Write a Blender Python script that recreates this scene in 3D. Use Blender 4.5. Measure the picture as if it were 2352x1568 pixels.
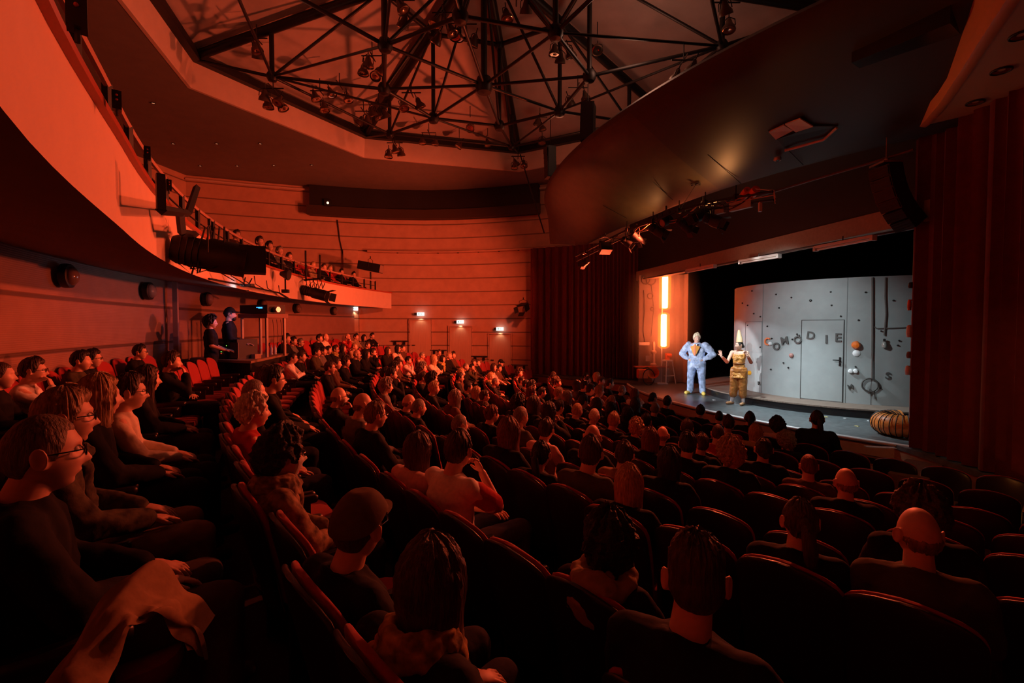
import bpy, math, random
from mathutils import Vector, Matrix, noise, Euler
random.seed(7)
for o in list(bpy.data.objects): bpy.data.objects.remove(o)
SC=bpy.context.scene
COL=SC.collection
R_=math.radians
# ---------------------------------------------------------------- camera
F=1100.0; PITCH=R_(1.874); H=2.83          # H = camera height over the floor in front of the stage
cam=bpy.data.cameras.new('camera'); camo=bpy.data.objects.new('camera',cam); COL.objects.link(camo)
cam.sensor_fit='HORIZONTAL'; cam.sensor_width=36; cam.lens=36*F/2352; cam.clip_start=.05; cam.clip_end=200
camo.location=(0,0,H); camo.rotation_euler=(math.pi/2-PITCH,0,0)
SC.camera=camo
vs=SC.view_settings; vs.view_transform='Standard'; vs.look='None'; vs.gamma=1; vs.exposure=0.0; vs.use_curve_mapping=False
# ---------------------------------------------------------------- world
W=bpy.data.worlds.new('world'); SC.world=W; W.use_nodes=True
W.node_tree.nodes['Background'].inputs[0].default_value=(.34,.13,.085,1); W.node_tree.nodes['Background'].inputs[1].default_value=.05
# ---------------------------------------------------------------- lights
RED=(1,.112,.038); WARM=(1,.30,.11)
def aim(o,t):
    o.rotation_euler=(Vector(t)-o.location).to_track_quat('-Z','Y').to_euler()
def area(name,loc,to,size,energy,col,sizey=None,spread=math.pi):
    l=bpy.data.lights.new(name,'AREA'); l.energy=energy; l.color=col; l.size=size; l.spread=spread
    if sizey: l.shape='RECTANGLE'; l.size_y=sizey
    o=bpy.data.objects.new(name,l); COL.objects.link(o); o.location=loc; aim(o,to); return o
def spot(name,loc,to,energy,col,angle,blend=.3,rad=.06):
    l=bpy.data.lights.new(name,'SPOT'); l.energy=energy; l.color=col; l.spot_size=R_(angle); l.spot_blend=blend; l.shadow_soft_size=rad
    o=bpy.data.objects.new(name,l); COL.objects.link(o); o.location=loc; aim(o,to); return o
def point(name,loc,energy,col,rad=.1):
    l=bpy.data.lights.new(name,'POINT'); l.energy=energy; l.color=col; l.shadow_soft_size=rad
    o=bpy.data.objects.new(name,l); COL.objects.link(o); o.location=loc; return o
# red washes hanging with the fixtures on the bar over the stage edge, aimed into the house
spot('red_wash_light',(3.35,11.3,H+2.2),(-9,11,H+.2),1700,RED,112,.6,.12)
spot('red_wash_light',(1.3,13.7,H+2.15),(-7,22,H+.6),1600,RED,88,.6,.12)
spot('red_wash_light',(4.2,9.3,H+2.25),(-2.8,2.2,H+.3),1700,RED,96,.6,.12)
spot('red_floor_light',(3.2,14.2,H+.5),(-8,12,H+.8),2150,RED,150,.6,.15)  # unseen wash added in mid-air, not on the bar, to light the walls evenly
spot('red_wash_light',(5.2,8.2,H+2.2),(1.0,2.0,H-1.1),420,RED,80,.6,.12)
# unseen red fill added behind the camera to lift the foreground
spot('rear_house_light',(-3.2,-2.2,H+1.6),(2.5,4.5,H-1.2),45,(1,.06,.02),110,.8,.3)
# follow spots on the balcony, aimed at the two performers
spot('follow_spot_light',(-3.55,6.95,H+.92),(5.35,13.2,H-1.0),5200,(.90,.95,1),13.5,.25,.05)
spot('follow_spot_light',(-5.0,19.6,H+2.2),(5.5,13.1,H-1.0),2600,(.80,.90,1),12,.3,.05)
spot('drum_wash_spot',(3.9,9.2,H+1.6),(7.4,11.6,H-.8),470,(.80,.95,1),66,.9,.15)
spot('drum_dot_spot',(4.9,9.7,H+2.0),(6.80,13.2,H+.64),80,(.85,.95,1),9,.9,.04)
spot('stage_floor_spot',(4.6,11.4,H+2.0),(6.4,10.4,H-1.96),1100,(.78,.93,1),62,.9,.1)
# warm light grazing the underside of the hood
spot('hood_warm_light',(4.1,9.9,H+2.35),(3.2,9.6,H+3.6),46,(1,.38,.12),150,.8,.1)
spot('hood_warm_light',(3.4,12.2,H+2.3),(2.6,12.3,H+3.6),40,(1,.36,.11),150,.8,.1)
spot('side_fascia_light',(2.2,9.0,H+1.5),(5.3,5.6,H+3.5),85,(1,.34,.11),50,.9,.1)  # unseen warm fill added to lift the side fascia
spot('steps_light',(4.6,5.6,H+1.2),(6.0,6.2,H-2.6),26,(1,.40,.15),90,.9,.2)  # unseen warm fill added over the steps and the stage side
spot('portal_light',(4.2,11.0,H+1.0),(5.9,10.5,H+1.9),14,(1,.55,.35),130,.9,.2)  # unseen fill added to brighten the portal band
# unseen warm points added to lift the underside of the roof
point('roof_glow_light',(1.5,14.5,H+5.2),34,(1,.30,.15),.5)
point('roof_glow_light',(2.6,10.5,H+6.0),44,(1,.44,.28),.5)
point('roof_glow_light',(-4.5,9.5,H+5.2),12,(1,.33,.18),.5)
# small desk lamp and work light under the balcony
spot('desk_blue_light',(-5.75,10.4,H+.3),(-6.6,10.7,H-.2),6,(.45,.45,1),120,.5,.05)
spot('balcony_worklight',(-5.3,9.6,H+.62),(-7.2,8.6,H+.93),9,(.72,.80,1),120,.9,.05)
# ---------------------------------------------------------------- pixel to world
def ray(px,py):
    u=(px-1176)/F; v=(784-py)/F
    return Vector((u,math.cos(PITCH)+v*math.sin(PITCH),v*math.cos(PITCH)-math.sin(PITCH)))
def PY(px,py,Y):
    d=ray(px,py); return Vector((0,0,H))+d*(Y/d.y)
def PZ(px,py,zrel):
    d=ray(px,py); return Vector((0,0,H))+d*(zrel/d.z)
CX,CY=14.85,14.85
def PR(px,py,R,far=True):
    d=ray(px,py); a=d.x**2+d.y**2; b=-2*(CX*d.x+CY*d.y); c=CX*CX+CY*CY-R*R
    q=b*b-4*a*c; q=math.sqrt(max(0,q)); t=(-b+(q if far else -q))/(2*a)
    return Vector((0,0,H))+d*t
# ---------------------------------------------------------------- materials
def mat(name,col,rough=.6,metal=0,noise_=0,nscale=20,bump=0,bscale=60,emit=None,estr=0,objcol=False,sheen=0,stretch=None,alpha=None,spec=.5):
    m=bpy.data.materials.new(name); m.use_nodes=True; nt=m.node_tree; N=nt.nodes; L=nt.links
    b=N['Principled BSDF']; b.inputs['Base Color'].default_value=(*col,1); b.inputs['Roughness'].default_value=rough; b.inputs['Metallic'].default_value=metal
    b.inputs['Specular IOR Level'].default_value=spec
    if sheen: b.inputs['Sheen Weight'].default_value=sheen
    tc=N.new('ShaderNodeTexCoord'); mp=N.new('ShaderNodeMapping'); L.new(tc.outputs['Object'],mp.inputs[0])
    if stretch: mp.inputs['Scale'].default_value=stretch
    base=None
    if objcol:
        oi=N.new('ShaderNodeObjectInfo'); base=oi.outputs['Color']; L.new(base,b.inputs['Base Color'])
    if noise_:
        n=N.new('ShaderNodeTexNoise'); n.inputs['Scale'].default_value=nscale; n.inputs['Detail'].default_value=4; L.new(mp.outputs[0],n.inputs['Vector'])
        mr=N.new('ShaderNodeMapRange'); mr.inputs[1].default_value=.3; mr.inputs[2].default_value=.7; mr.inputs[3].default_value=1-noise_; mr.inputs[4].default_value=1+noise_*.6; L.new(n.outputs['Fac'],mr.inputs[0])
        mx=N.new('ShaderNodeMix'); mx.data_type='RGBA'; mx.blend_type='MULTIPLY'; mx.inputs[0].default_value=1
        if base: L.new(base,mx.inputs[6])
        else: mx.inputs[6].default_value=(*col,1)
        cb=N.new('ShaderNodeCombineColor'); 
        for i in range(3): L.new(mr.outputs[0],cb.inputs[i])
        L.new(cb.outputs[0],mx.inputs[7]); L.new(mx.outputs[2],b.inputs['Base Color'])
    if bump:
        n2=N.new('ShaderNodeTexNoise'); n2.inputs['Scale'].default_value=bscale; n2.inputs['Detail'].default_value=5; L.new(mp.outputs[0],n2.inputs['Vector'])
        bp=N.new('ShaderNodeBump'); bp.inputs['Strength'].default_value=bump; bp.inputs['Distance'].default_value=.01; L.new(n2.outputs['Fac'],bp.inputs['Height']); L.new(bp.outputs[0],b.inputs['Normal'])
    if emit: b.inputs['Emission Color'].default_value=(*emit,1); b.inputs['Emission Strength'].default_value=estr
    if alpha is not None: b.inputs['Alpha'].default_value=alpha
    return m
def groove_mat(name,col,z0,step,width,rough=.6,ribs=False):
    m=mat(name,col,rough,noise_=.10,nscale=3); nt=m.node_tree; N=nt.nodes; L=nt.links; b=N['Principled BSDF']
    g=N.new('ShaderNodeNewGeometry'); sp=N.new('ShaderNodeSeparateXYZ'); L.new(g.outputs['Position'],sp.inputs[0])
    a=N.new('ShaderNodeMath'); a.operation='SUBTRACT'; a.inputs[1].default_value=z0-step*20; L.new(sp.outputs[2],a.inputs[0])
    md=N.new('ShaderNodeMath'); md.operation='PINGPONG'; md.inputs[1].default_value=step/2; L.new(a.outputs[0],md.inputs[0])
    mr=N.new('ShaderNodeMapRange'); mr.inputs[1].default_value=width*.5; mr.inputs[2].default_value=width*.9; L.new(md.outputs[0],mr.inputs[0])
    old=b.inputs['Base Color'].links[0].from_socket
    mx=N.new('ShaderNodeMix'); mx.data_type='RGBA'; L.new(mr.outputs[0],mx.inputs[0]); mx.inputs[6].default_value=(*[c*.35 for c in col],1); L.new(old,mx.inputs[7]); L.new(mx.outputs[2],b.inputs['Base Color'])
    h=mr.outputs[0]
    if ribs:
        w=N.new('ShaderNodeTexWave'); w.bands_direction='Z'; w.inputs['Scale'].default_value=12; L.new(g.outputs['Position'],w.inputs['Vector'])
        ad=N.new('ShaderNodeMath'); ad.operation='MULTIPLY_ADD'; L.new(w.outputs['Fac'],ad.inputs[0]); ad.inputs[1].default_value=.25; L.new(h,ad.inputs[2]); h=ad.outputs[0]
    bp=N.new('ShaderNodeBump'); bp.inputs['Strength'].default_value=.6; bp.inputs['Distance'].default_value=.012; L.new(h,bp.inputs['Height']); L.new(bp.outputs[0],b.inputs['Normal'])
    return m
M={}
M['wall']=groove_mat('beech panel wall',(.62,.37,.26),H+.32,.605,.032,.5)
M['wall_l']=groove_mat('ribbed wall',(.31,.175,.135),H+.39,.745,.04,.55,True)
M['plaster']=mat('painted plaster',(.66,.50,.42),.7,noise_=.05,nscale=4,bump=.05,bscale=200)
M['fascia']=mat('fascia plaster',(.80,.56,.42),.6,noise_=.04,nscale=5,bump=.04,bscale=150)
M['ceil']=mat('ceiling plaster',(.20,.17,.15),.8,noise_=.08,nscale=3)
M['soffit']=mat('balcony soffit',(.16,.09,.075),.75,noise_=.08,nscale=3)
M['lantern']=mat('lantern upstand',(.62,.50,.42),.7,noise_=.06,nscale=3)
M['roof']=mat('roof cloth',(.50,.42,.38),.8,noise_=.18,nscale=1.3,bump=.2,bscale=2)
M['floor']=mat('dark carpet floor',(.035,.018,.016),.9,noise_=.3,nscale=30)
M['stage']=mat('black stage floor',(.13,.15,.155),.33,noise_=.35,nscale=9,bump=.05,bscale=40)
M['stagewood']=mat('stage edge wood',(.42,.20,.10),.5,noise_=.2,nscale=6,stretch=(1,1,6))
M['stagetrim']=mat('stage edge strip',(.85,.86,.84),.35)
M['stagepanel']=mat('stage front panel',(.66,.46,.32),.5,noise_=.08)
M['plank']=mat('podium planks',(.20,.14,.105),.6,noise_=.35,nscale=5,stretch=(1,8,1))
M['drum']=mat('painted set wall',(.31,.335,.33),.6,noise_=.07,nscale=4,bump=.05,bscale=90)
M['black']=mat('black paint',(.012,.010,.010),.55)
M['blackg']=mat('glossy black',(.010,.010,.011),.25)
M['steel']=mat('black steel',(.014,.012,.012),.45,metal=.2)
M['metal']=mat('bare metal',(.45,.45,.46),.35,metal=.9)
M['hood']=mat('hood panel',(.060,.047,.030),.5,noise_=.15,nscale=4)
M['lintel']=mat('portal band',(.36,.28,.21),.6,noise_=.1)
M['curtain']=mat('red velvet curtain',(.13,.007,.008),.85,noise_=.15,nscale=8,sheen=.15)
M['gauze']=mat('pale stage cloth',(.26,.22,.21),.8,noise_=.1)
M['velvet']=mat('red velvet',(.36,.008,.012),.75,noise_=.12,nscale=60,sheen=.2)
M['shell']=mat('seat shell',(.020,.010,.009),.38,noise_=.15)
M['skin']=mat('skin',(.74,.43,.31),.5,noise_=.08,nscale=30,bump=.05,bscale=300)
M['hair']=mat('hair',(.1,.05,.03),.5,noise_=.55,nscale=55,bump=.8,bscale=80,objcol=True,stretch=(1.6,1.6,.25))
M['curlhair']=mat('curly hair',(.1,.05,.03),.6,noise_=.5,nscale=60,bump=1,bscale=70,objcol=True)
M['cloth']=mat('cloth',(.1,.1,.1),.85,noise_=.12,nscale=40,bump=.5,bscale=14,objcol=True,spec=.25)
M['pattern']=mat('patterned cloth',(.1,.1,.1),.85,noise_=.9,nscale=22,bump=.4,bscale=30,objcol=True)
M['eye']=mat('eye white',(.8,.8,.8),.2); M['iris']=mat('iris',(.02,.015,.01),.2)
M['glass']=mat('lens glass',(.9,.9,.9),.05,alpha=.18)
M['orange']=mat('orange plastic',(.85,.17,.015),.4,noise_=.1)
M['white']=mat('white paint',(.75,.76,.76),.5)
M['neon']=mat('tube core',(1,1,1),.5,emit=(1,.16,.05),estr=34)
M['gel']=mat('orange tube sleeve',(1,.3,.02),.3,emit=(1,.24,.012),estr=1.3,alpha=.22)  # glow around the tubes put into an emissive shell
M['exit']=mat('lit sign face',(1,1,1),.5,emit=(.9,1,.98),estr=2.2)
M['green']=mat('green pictogram',(0,.3,.15),.5,emit=(0,.45,.25),estr=.5)
M['tubeoff']=mat('unlit fluorescent tube',(.75,.66,.58),.4)
M['chrome']=mat('lamp reflector',(.7,.6,.5),.15,metal=1)
M['screenblue']=mat('blue display',(0,.1,.3),.4,emit=(.05,.4,1),estr=2)
M['ledg']=mat('green led',(0,.3,0),.4,emit=(.3,1,.1),estr=2); M['ledr']=mat('red led',(.3,0,0),.4,emit=(1,.05,.02),estr=2); M['ledb']=mat('blue led',(0,0,.3),.4,emit=(.1,.15,1),estr=4)
M['wood']=mat('desk wood',(.35,.20,.12),.5,noise_=.3,nscale=8,stretch=(1,6,1))
# ---------------------------------------------------------------- mesh helpers
class MB:
    def __init__(s): s.v=[]; s.f=[]; s.mi=[]; s.m=0
    def add(s,vs_,fs):
        n=len(s.v); s.v+= [tuple(v) for v in vs_]; s.f+=[tuple(i+n for i in f) for f in fs]; s.mi+=[s.m]*len(fs); return s
    def box(s,c,size,rz=0,rot=None):
        hx,hy,hz=[q/2 for q in size]; m=rot if rot else Matrix.Rotation(rz,3,'Z'); c=Vector(c)
        vs_=[c+m@Vector((x*hx,y*hy,z*hz)) for x in(-1,1) for y in(-1,1) for z in(-1,1)]
        return s.add(vs_,[(0,1,3,2),(4,6,7,5),(0,4,5,1),(2,3,7,6),(0,2,6,4),(1,5,7,3)])
    def loft(s,rings,cap=True,close=True):
        n=len(rings[0]); vs_=[p for r in rings for p in r]; fs=[]
        for i in range(len(rings)-1):
            for j in range(n if close else n-1):
                k=(j+1)%n; fs.append((i*n+j,i*n+k,(i+1)*n+k,(i+1)*n+j))
        if cap and close: fs.append(tuple(range(n-1,-1,-1))); fs.append(tuple((len(rings)-1)*n+j for j in range(n)))
        return s.add(vs_,fs)
    def tube(s,pts,r,seg=10,cap=True):
        pts=[Vector(p) for p in pts]; rings=[]
        rr=r if isinstance(r,(list,tuple)) else [r]*len(pts)
        up=None
        for i,p in enumerate(pts):
            d=(pts[min(i+1,len(pts)-1)]-pts[max(i-1,0)]); d=d.normalized() if d.length>1e-9 else Vector((0,0,1))
            if up is None: up=Vector((0,0,1)) if abs(d.z)<.9 else Vector((1,0,0))
            a=d.cross(up).normalized(); up=a.cross(d).normalized() if True else up
            rings.append([p+(a*math.cos(2*math.pi*k/seg)+up*math.sin(2*math.pi*k/seg))*rr[i] for k in range(seg)])
        return s.loft(rings,cap)
    def capsule(s,p0,r0,p1,r1,seg=14,sq=1.0):
        p0=Vector(p0); p1=Vector(p1); d=(p1-p0).normalized(); pts=[];rs=[]
        for k in range(4):
            a=math.pi/2*(k+.35)/4.35; pts.append(p0-d*r0*math.cos(a)); rs.append(r0*math.sin(a))
        for k in range(5): pts.append(p0.lerp(p1,k/4)); rs.append(r0+(r1-r0)*k/4)
        for k in range(3,-1,-1):
            a=math.pi/2*(k+.35)/4.35; pts.append(p1+d*r1*math.cos(a)); rs.append(r1*math.sin(a))
        return s.tube(pts,rs,seg)
    def lathe(s,prof,c=(0,0,0),seg=20,rot=None):
        c=Vector(c); m=rot or Matrix.Identity(3); rings=[]
        for r,z in prof: rings.append([c+m@Vector((r*math.cos(2*math.pi*k/seg),r*math.sin(2*math.pi*k/seg),z)) for k in range(seg)])
        return s.loft(rings)
    def ell(s,c,r,seg=14,rot=None):
        c=Vector(c); m=rot or Matrix.Identity(3); rings=[]
        n=8
        for i in range(n+1):
            a=-math.pi/2+math.pi*(i+ (.25 if i==0 else (-.25 if i==n else 0)))/n
            rings.append([c+m@Vector((r[0]*math.cos(a)*math.cos(2*math.pi*k/seg),r[1]*math.cos(a)*math.sin(2*math.pi*k/seg),r[2]*math.sin(a))) for k in range(seg)])
        return s.loft(rings)
    def torus(s,c,R,r,rot=None,seg=24,ss=8,squash=(1,1)):
        c=Vector(c); m=rot or Matrix.Identity(3); vs_=[];fs=[]
        for i in range(seg):
            a=2*math.pi*i/seg
            for j in range(ss):
                b=2*math.pi*j/ss; q=R+r*math.cos(b); vs_.append(c+m@Vector((q*math.cos(a)*squash[0],q*math.sin(a)*squash[1],r*math.sin(b))))
        for i in range(seg):
            for j in range(ss):
                fs.append((i*ss+j,((i+1)%seg)*ss+j,((i+1)%seg)*ss+(j+1)%ss,i*ss+(j+1)%ss))
        return s.add(vs_,fs)
    def mesh(s,name,mats,smooth=True):
        me=bpy.data.meshes.new(name); me.from_pydata(s.v,[],s.f)
        if not isinstance(mats,(list,tuple)): mats=[mats]
        for m in mats: me.materials.append(M[m] if isinstance(m,str) else m)
        for p,i in zip(me.polygons,s.mi): p.material_index=i; p.use_smooth=smooth
        import bmesh; bm=bmesh.new(); bm.from_mesh(me); bmesh.ops.recalc_face_normals(bm,faces=bm.faces); 
        if smooth:
            for e in bm.edges:
                if len(e.link_faces)==2 and e.calc_face_angle(0)>.85: e.smooth=False
        bm.to_mesh(me); bm.free(); me.update(); return me
    def build(s,name,mats,parent=None,smooth=True,loc=None,rz=None):
        return link(name,s.mesh(name,mats,smooth),parent,loc,rz)
def link(name,me,parent=None,loc=None,rz=None):
    o=bpy.data.objects.new(name,me); COL.objects.link(o)
    if parent: o.parent=parent
    if loc is not None: o.location=loc
    if rz is not None: o.rotation_euler=(0,0,rz)
    return o
def tag(o,label,cat,group=None,kind=None):
    o['label']=label; o['category']=cat
    if group: o['group']=group
    if kind: o['kind']=kind
    return o
def thing(name,label,cat,loc=(0,0,0),rz=0,group=None):
    o=bpy.data.objects.new(name,None); COL.objects.link(o); o.location=loc; o.rotation_euler=(0,0,rz); o.empty_display_size=.1
    return tag(o,label,cat,group)
def struct(o): o['kind']='structure'; return o
def copy_tree(o,parent=None):
    c=o.copy(); COL.objects.link(c)
    if parent: c.parent=parent
    for ch in KIDS.get(o.name,[]): copy_tree(ch,c)
    return c
KIDS={}
def regkids(o,kids): KIDS[o.name]=kids
def resample(pts,step):
    out=[Vector(pts[0])]
    for a,b in zip(pts,pts[1:]):
        a=Vector(a);b=Vector(b); n=max(1,int((b-a).length/step))
        for k in range(1,n+1): out.append(a.lerp(b,k/n))
    return out
def wallstrip(path,z0,z1,thick,out=1):
    """vertical wall along a 2D path, thickened to one side"""
    mb=MB(); rings=[]; n=len(path)
    for i,p in enumerate(path):
        p=Vector((p[0],p[1])); d=Vector(path[min(i+1,n-1)][:2])-Vector(path[max(i-1,0)][:2]); d.normalize(); nn=Vector((-d.y,d.x))*out*thick
        za=z0(i) if callable(z0) else z0; zb=z1(i) if callable(z1) else z1
        rings.append([(p.x,p.y,za),(p.x,p.y,zb),(p.x+nn.x,p.y+nn.y,zb),(p.x+nn.x,p.y+nn.y,za)])
    mb.loft(rings); return mb
def arc(R,a0,a1,n):
    return [(CX+R*math.cos(R_(a0+(a1-a0)*k/n)),CY+R*math.sin(R_(a0+(a1-a0)*k/n))) for k in range(n+1)]
# ================================================================ STRUCTURE
ROWS=dict(Y=(22.35,-.45),Z=(21.35,-.52),A=(20.4,-.72),B=(19.45,-1.0),C=(18.45,-1.08),D=(17.55,-1.28),E=(16.6,-1.38),F=(15.7,-1.52),G=(14.8,-1.64),H=(13.7,-1.72),I=(12.6,-1.78))
RK=list(ROWS)
def fz(k): return H+ROWS[k][1]-1.05
# stepped floor, one sweep about the centre of the rows
prof=[(23.6,fz('Y'))]
for i,k in enumerate(RK[1:]):
    prof+= [(ROWS[k][0]+.1,fz(RK[i])),(ROWS[k][0]+.1,fz(k))]
prof+=[(9.5,0.0),(9.5,-.5),(23.6,-.5)]
mb=MB(); rings=[]
for k in range(91):
    a=R_(150+110*k/90); rings.append([(CX+r*math.cos(a),CY+r*math.sin(a),z) for r,z in prof])
mb.loft(rings); struct(mb.build('floor','floor',smooth=False))
# lower wall under the balcony
pl=arc(22.75,152,262,90)
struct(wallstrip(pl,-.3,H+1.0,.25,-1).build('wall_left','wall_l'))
far=[(-13,19.3),(-11,20.1),(-9.3,20.7),(-6.95,21.4),(-5.4,21.7),(-3.9,21.8),(-2.5,21.7),(-.9,21.35),(1.2,20.65),(3.2,19.8),(5,18.9)]
farp=resample(far,.5)
def farpt(px,py,off=0.0):
    d=ray(px,py); u=d.x/d.y
    for a,b in zip(far,far[1:]):
        fa=a[0]-u*a[1]; fb=b[0]-u*b[1]
        if fa<=0<=fb:
            t=fa/(fa-fb); Y=a[1]+(b[1]-a[1])*t-off; return PY(px,py,Y), math.atan2(b[1]-a[1],b[0]-a[0])
struct(wallstrip([(p.x,p.y) for p in farp],-.3,H+6.0,.3,1).build('wall_far','wall'))
up=[(-6,-7),(-13.2,-2),(-14.8,6),(-13.6,14),(-13,19.35)]
struct(wallstrip(resample(up,1),H+.9,H+6.0,.3,1).build('wall_upper','wall'))
# cove line where the far wall meets the ceiling
struct(wallstrip([(p.x,p.y-.02) for p in farp],H+5.80,H+5.87,.10,-1).build('trim_1','plaster'))
# balcony slab
def fo(a):
    q=max(0,min(1,(a-211)/9)); return .17*q*q*(3-2*q)
mb=MB(); rings=[]
for k in range(101):
    a=R_(163+97*k/100)
    fq=fo(163+97*k/100); pr=[(21.05+fq,H+.76),(21.05+fq,H+1.42),(21.17+fq,H+1.42),(21.17+fq,H+.98),(22.35,H+.98),(22.35,H+1.3),(23.3,H+1.3),(23.3,H+1.65),(28.5,H+1.65),(28.5,H+1.1),(22.8,H+.97)]
    rings.append([(CX+r*math.cos(a),CY+r*math.sin(a),z) for r,z in pr])
n=len(rings[0])
mb.m=0; mb.loft(rings)
# underside faces carry a darker colour
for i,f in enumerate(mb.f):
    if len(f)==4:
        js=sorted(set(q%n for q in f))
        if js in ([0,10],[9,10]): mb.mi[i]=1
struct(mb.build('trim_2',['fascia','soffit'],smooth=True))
mb=MB(); rings=[]
for k in range(101):
    a=R_(163+97*k/100); fq=fo(163+97*k/100); rings.append([(CX+(r+fq)*math.cos(a),CY+(r+fq)*math.sin(a),z) for r,z in [(21.0,H+1.42),(21.0,H+1.47),(21.2,H+1.47),(21.2,H+1.42)]])
mb.loft(rings); struct(mb.build('trim_3',mat('red brown capping',(.42,.07,.03),.4)))
# ceiling with octagonal opening
OC=(-.65,11.35); RO=7.55
OCT=[(OC[0]+RO*math.cos(R_(173-45*k)),OC[1]+RO*math.sin(R_(173-45*k))) for k in range(8)]
big=[(-16,12),(-16,25),(-.6,25),(20,25),(20,11.3),(20,-6),(-.6,-9),(-16,-9)]
mb=MB(); 
for k in range(8):
    j=(k+1)%8; a,b=OCT[k],OCT[j]; c,d=big[j],big[k]
    z0=H+6.0;z1=H+6.25
    mb.add([(a[0],a[1],z0),(b[0],b[1],z0),(c[0],c[1],z0),(d[0],d[1],z0),(a[0],a[1],z1),(b[0],b[1],z1),(c[0],c[1],z1),(d[0],d[1],z1)],[(0,1,2,3),(7,6,5,4),(0,4,5,1),(2,6,7,3)])
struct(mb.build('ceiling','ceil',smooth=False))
mb=MB(); n8=8
ri=[(x,y) for x,y in OCT]
sc=lambda s:[(OC[0]+(x-OC[0])*s,OC[1]+(y-OC[1])*s) for x,y in OCT]
def ringz(s,z): return [(x,y,z) for x,y in sc(s)]
mb.loft([ringz(.992,H+5.99),ringz(.98,H+6.75),ringz(1.05,H+6.75),ringz(1.05,H+6.27),ringz(1.004,H+6.27),ringz(1.004,H+5.99),ringz(.992,H+5.99)],cap=False)
struct(mb.build('trim_4','lantern',smooth=False))
mb=MB(); mb.loft([ringz(.985,H+6.62),ringz(.955,H+6.62),ringz(.955,H+6.82),ringz(.985,H+6.82),ringz(.985,H+6.62)],cap=False)
struct(mb.build('trim_5','steel',smooth=False))
APEX=Vector((-.65,11.3,H+8.55))
mb=MB(); mb.loft([ringz(1.06,H+6.8),ringz(.02,H+8.75),ringz(.02,H+8.95),ringz(1.06,H+7.0),ringz(1.06,H+6.8)],cap=False)
struct(mb.build('ceiling.001','roof',smooth=False))
# black stage house
HS=[(15.8,2),(15.8,23),(4.6,23)]
struct(wallstrip([(20,2.0),(20,23),(3.5,23)],0,H+6.0,.2,-1).build('wall_back','black'))
struct(wallstrip([(1.0,23),(1.0,21)],0,H+6.0,.2,1).build('wall_side','black'))
struct(wallstrip([(6.9,-6),(7.1,3.4),(20,3.2)],-.3,H+6.0,.2,-1).build('wall_right',mat('dark brown side wall',(.06,.03,.02),.7)))
# stage
ZS=H-1.96
out=[(.3,19.75),(.77,19.25),(3.9,16.3)]+arc(11.0,172.4,220,60)[1:-1]+[(6.33,7.7),(6.25,6.2),(6.1,4.8),(6.2,3.3),(20,3.3),(20,22.8),(.3,22.8)]
mb=MB(); m_=len(out)
mb.add([(x,y,ZS) for x,y in out]+[(x,y,ZS-.07) for x,y in out],[tuple(range(m_))]+[(i,i+m_,(i+1)%m_+m_,(i+1)%m_) for i in range(m_)])
struct(mb.build('floor.001','stage',smooth=False))
front=out[:m_-3]
def inset(path,d):
    r=[];n=len(path)
    for i,p in enumerate(path):
        t=Vector(path[min(i+1,n-1)])-Vector(path[max(i-1,0)]); t.normalize(); r.append((p[0]+(-t.y)*d,p[1]+t.x*d))
    return r
front=front[:-1]
struct(wallstrip(inset(front,.10),-.05,ZS-.07,.3,1).build('trim_6','black'))
struct(wallstrip(inset(front,.015),ZS-.30,ZS-.075,.1,1).build('trim_7','stagewood'))
struct(wallstrip(inset(front,.03),0.02,ZS-.42,.1,1).build('trim_8','stagewood'))
fa=[p for p in arc(11.0,173,221,60)]
struct(wallstrip(inset(fa,.0),ZS-.255,ZS-.085,.06,1).build('trim_9','stagepanel'))
mb=MB(); mb.tube([(x,y,ZS-.01) for x,y in inset(fa,-.01)],.034,8); struct(mb.build('trim_10','stagetrim'))
struct(wallstrip(inset(fa,.01),.05,ZS-.45,.05,1).build('trim_11','stagepanel'))
# portal: header wall, painted band
A0=Vector((4.35,18.1)); A1=Vector((6.55,6.9))
def chord(t): return A0.lerp(A1,t)
struct(wallstrip([chord(0)+Vector((.06,0)),chord(1)+Vector((.06,0))],H+1.93,H+6.0,.35,1).build('wall_portal','black',smooth=False))
struct(wallstrip([chord(0),chord(1)],H+1.62,H+1.95,.32,1).build('trim_12','lintel',smooth=False))
# hood over the stage edge
HI=[];HO=[]
def hoodring(a):
    if a>=192: ri_,zi=11.5,2.88
    elif a>=178: q=(192-a)/14; ri_,zi=11.5+1.1*q,2.88-.31*q
    else: q=(178-a)/8; ri_,zi=12.6+1.0*min(q,1.3),2.57+.36*min(q,1.3)
    return ri_,H+zi
mb=MB(); rings=[]
HA=[169+ (243-169)*k/74 for k in range(75)]
for a in HA:
    ri_,zi=hoodring(a); c,s=math.cos(R_(a)),math.sin(R_(a)); ro=13.8; zo=H+4.05
    pr=[]
    for k in range(7):
        q=k/6; r=ri_+(ro-ri_)*q; z=zi+(zo-zi)*q-.06*math.sin(math.pi*q); pr.append((r,z))
    pr+=[(ro+.03,zo+.1),(ro-.1,zo+.22),(ri_+.1,zo+.22),(ri_-.12,zi+.35),(ri_-.1,zi-.01)]
    rings.append([(CX+r*c,CY+r*s,z) for r,z in pr])
mb.loft(rings)
nr=len(rings[0])
for i in range(len(mb.f)):
    f=mb.f[i]
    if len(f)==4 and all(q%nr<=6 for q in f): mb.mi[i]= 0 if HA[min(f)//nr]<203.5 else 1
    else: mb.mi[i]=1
HOOD=mb.build('ceiling.002',['hood',mat('dark hood panel',(.035,.03,.028),.5)]); struct(HOOD)
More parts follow.
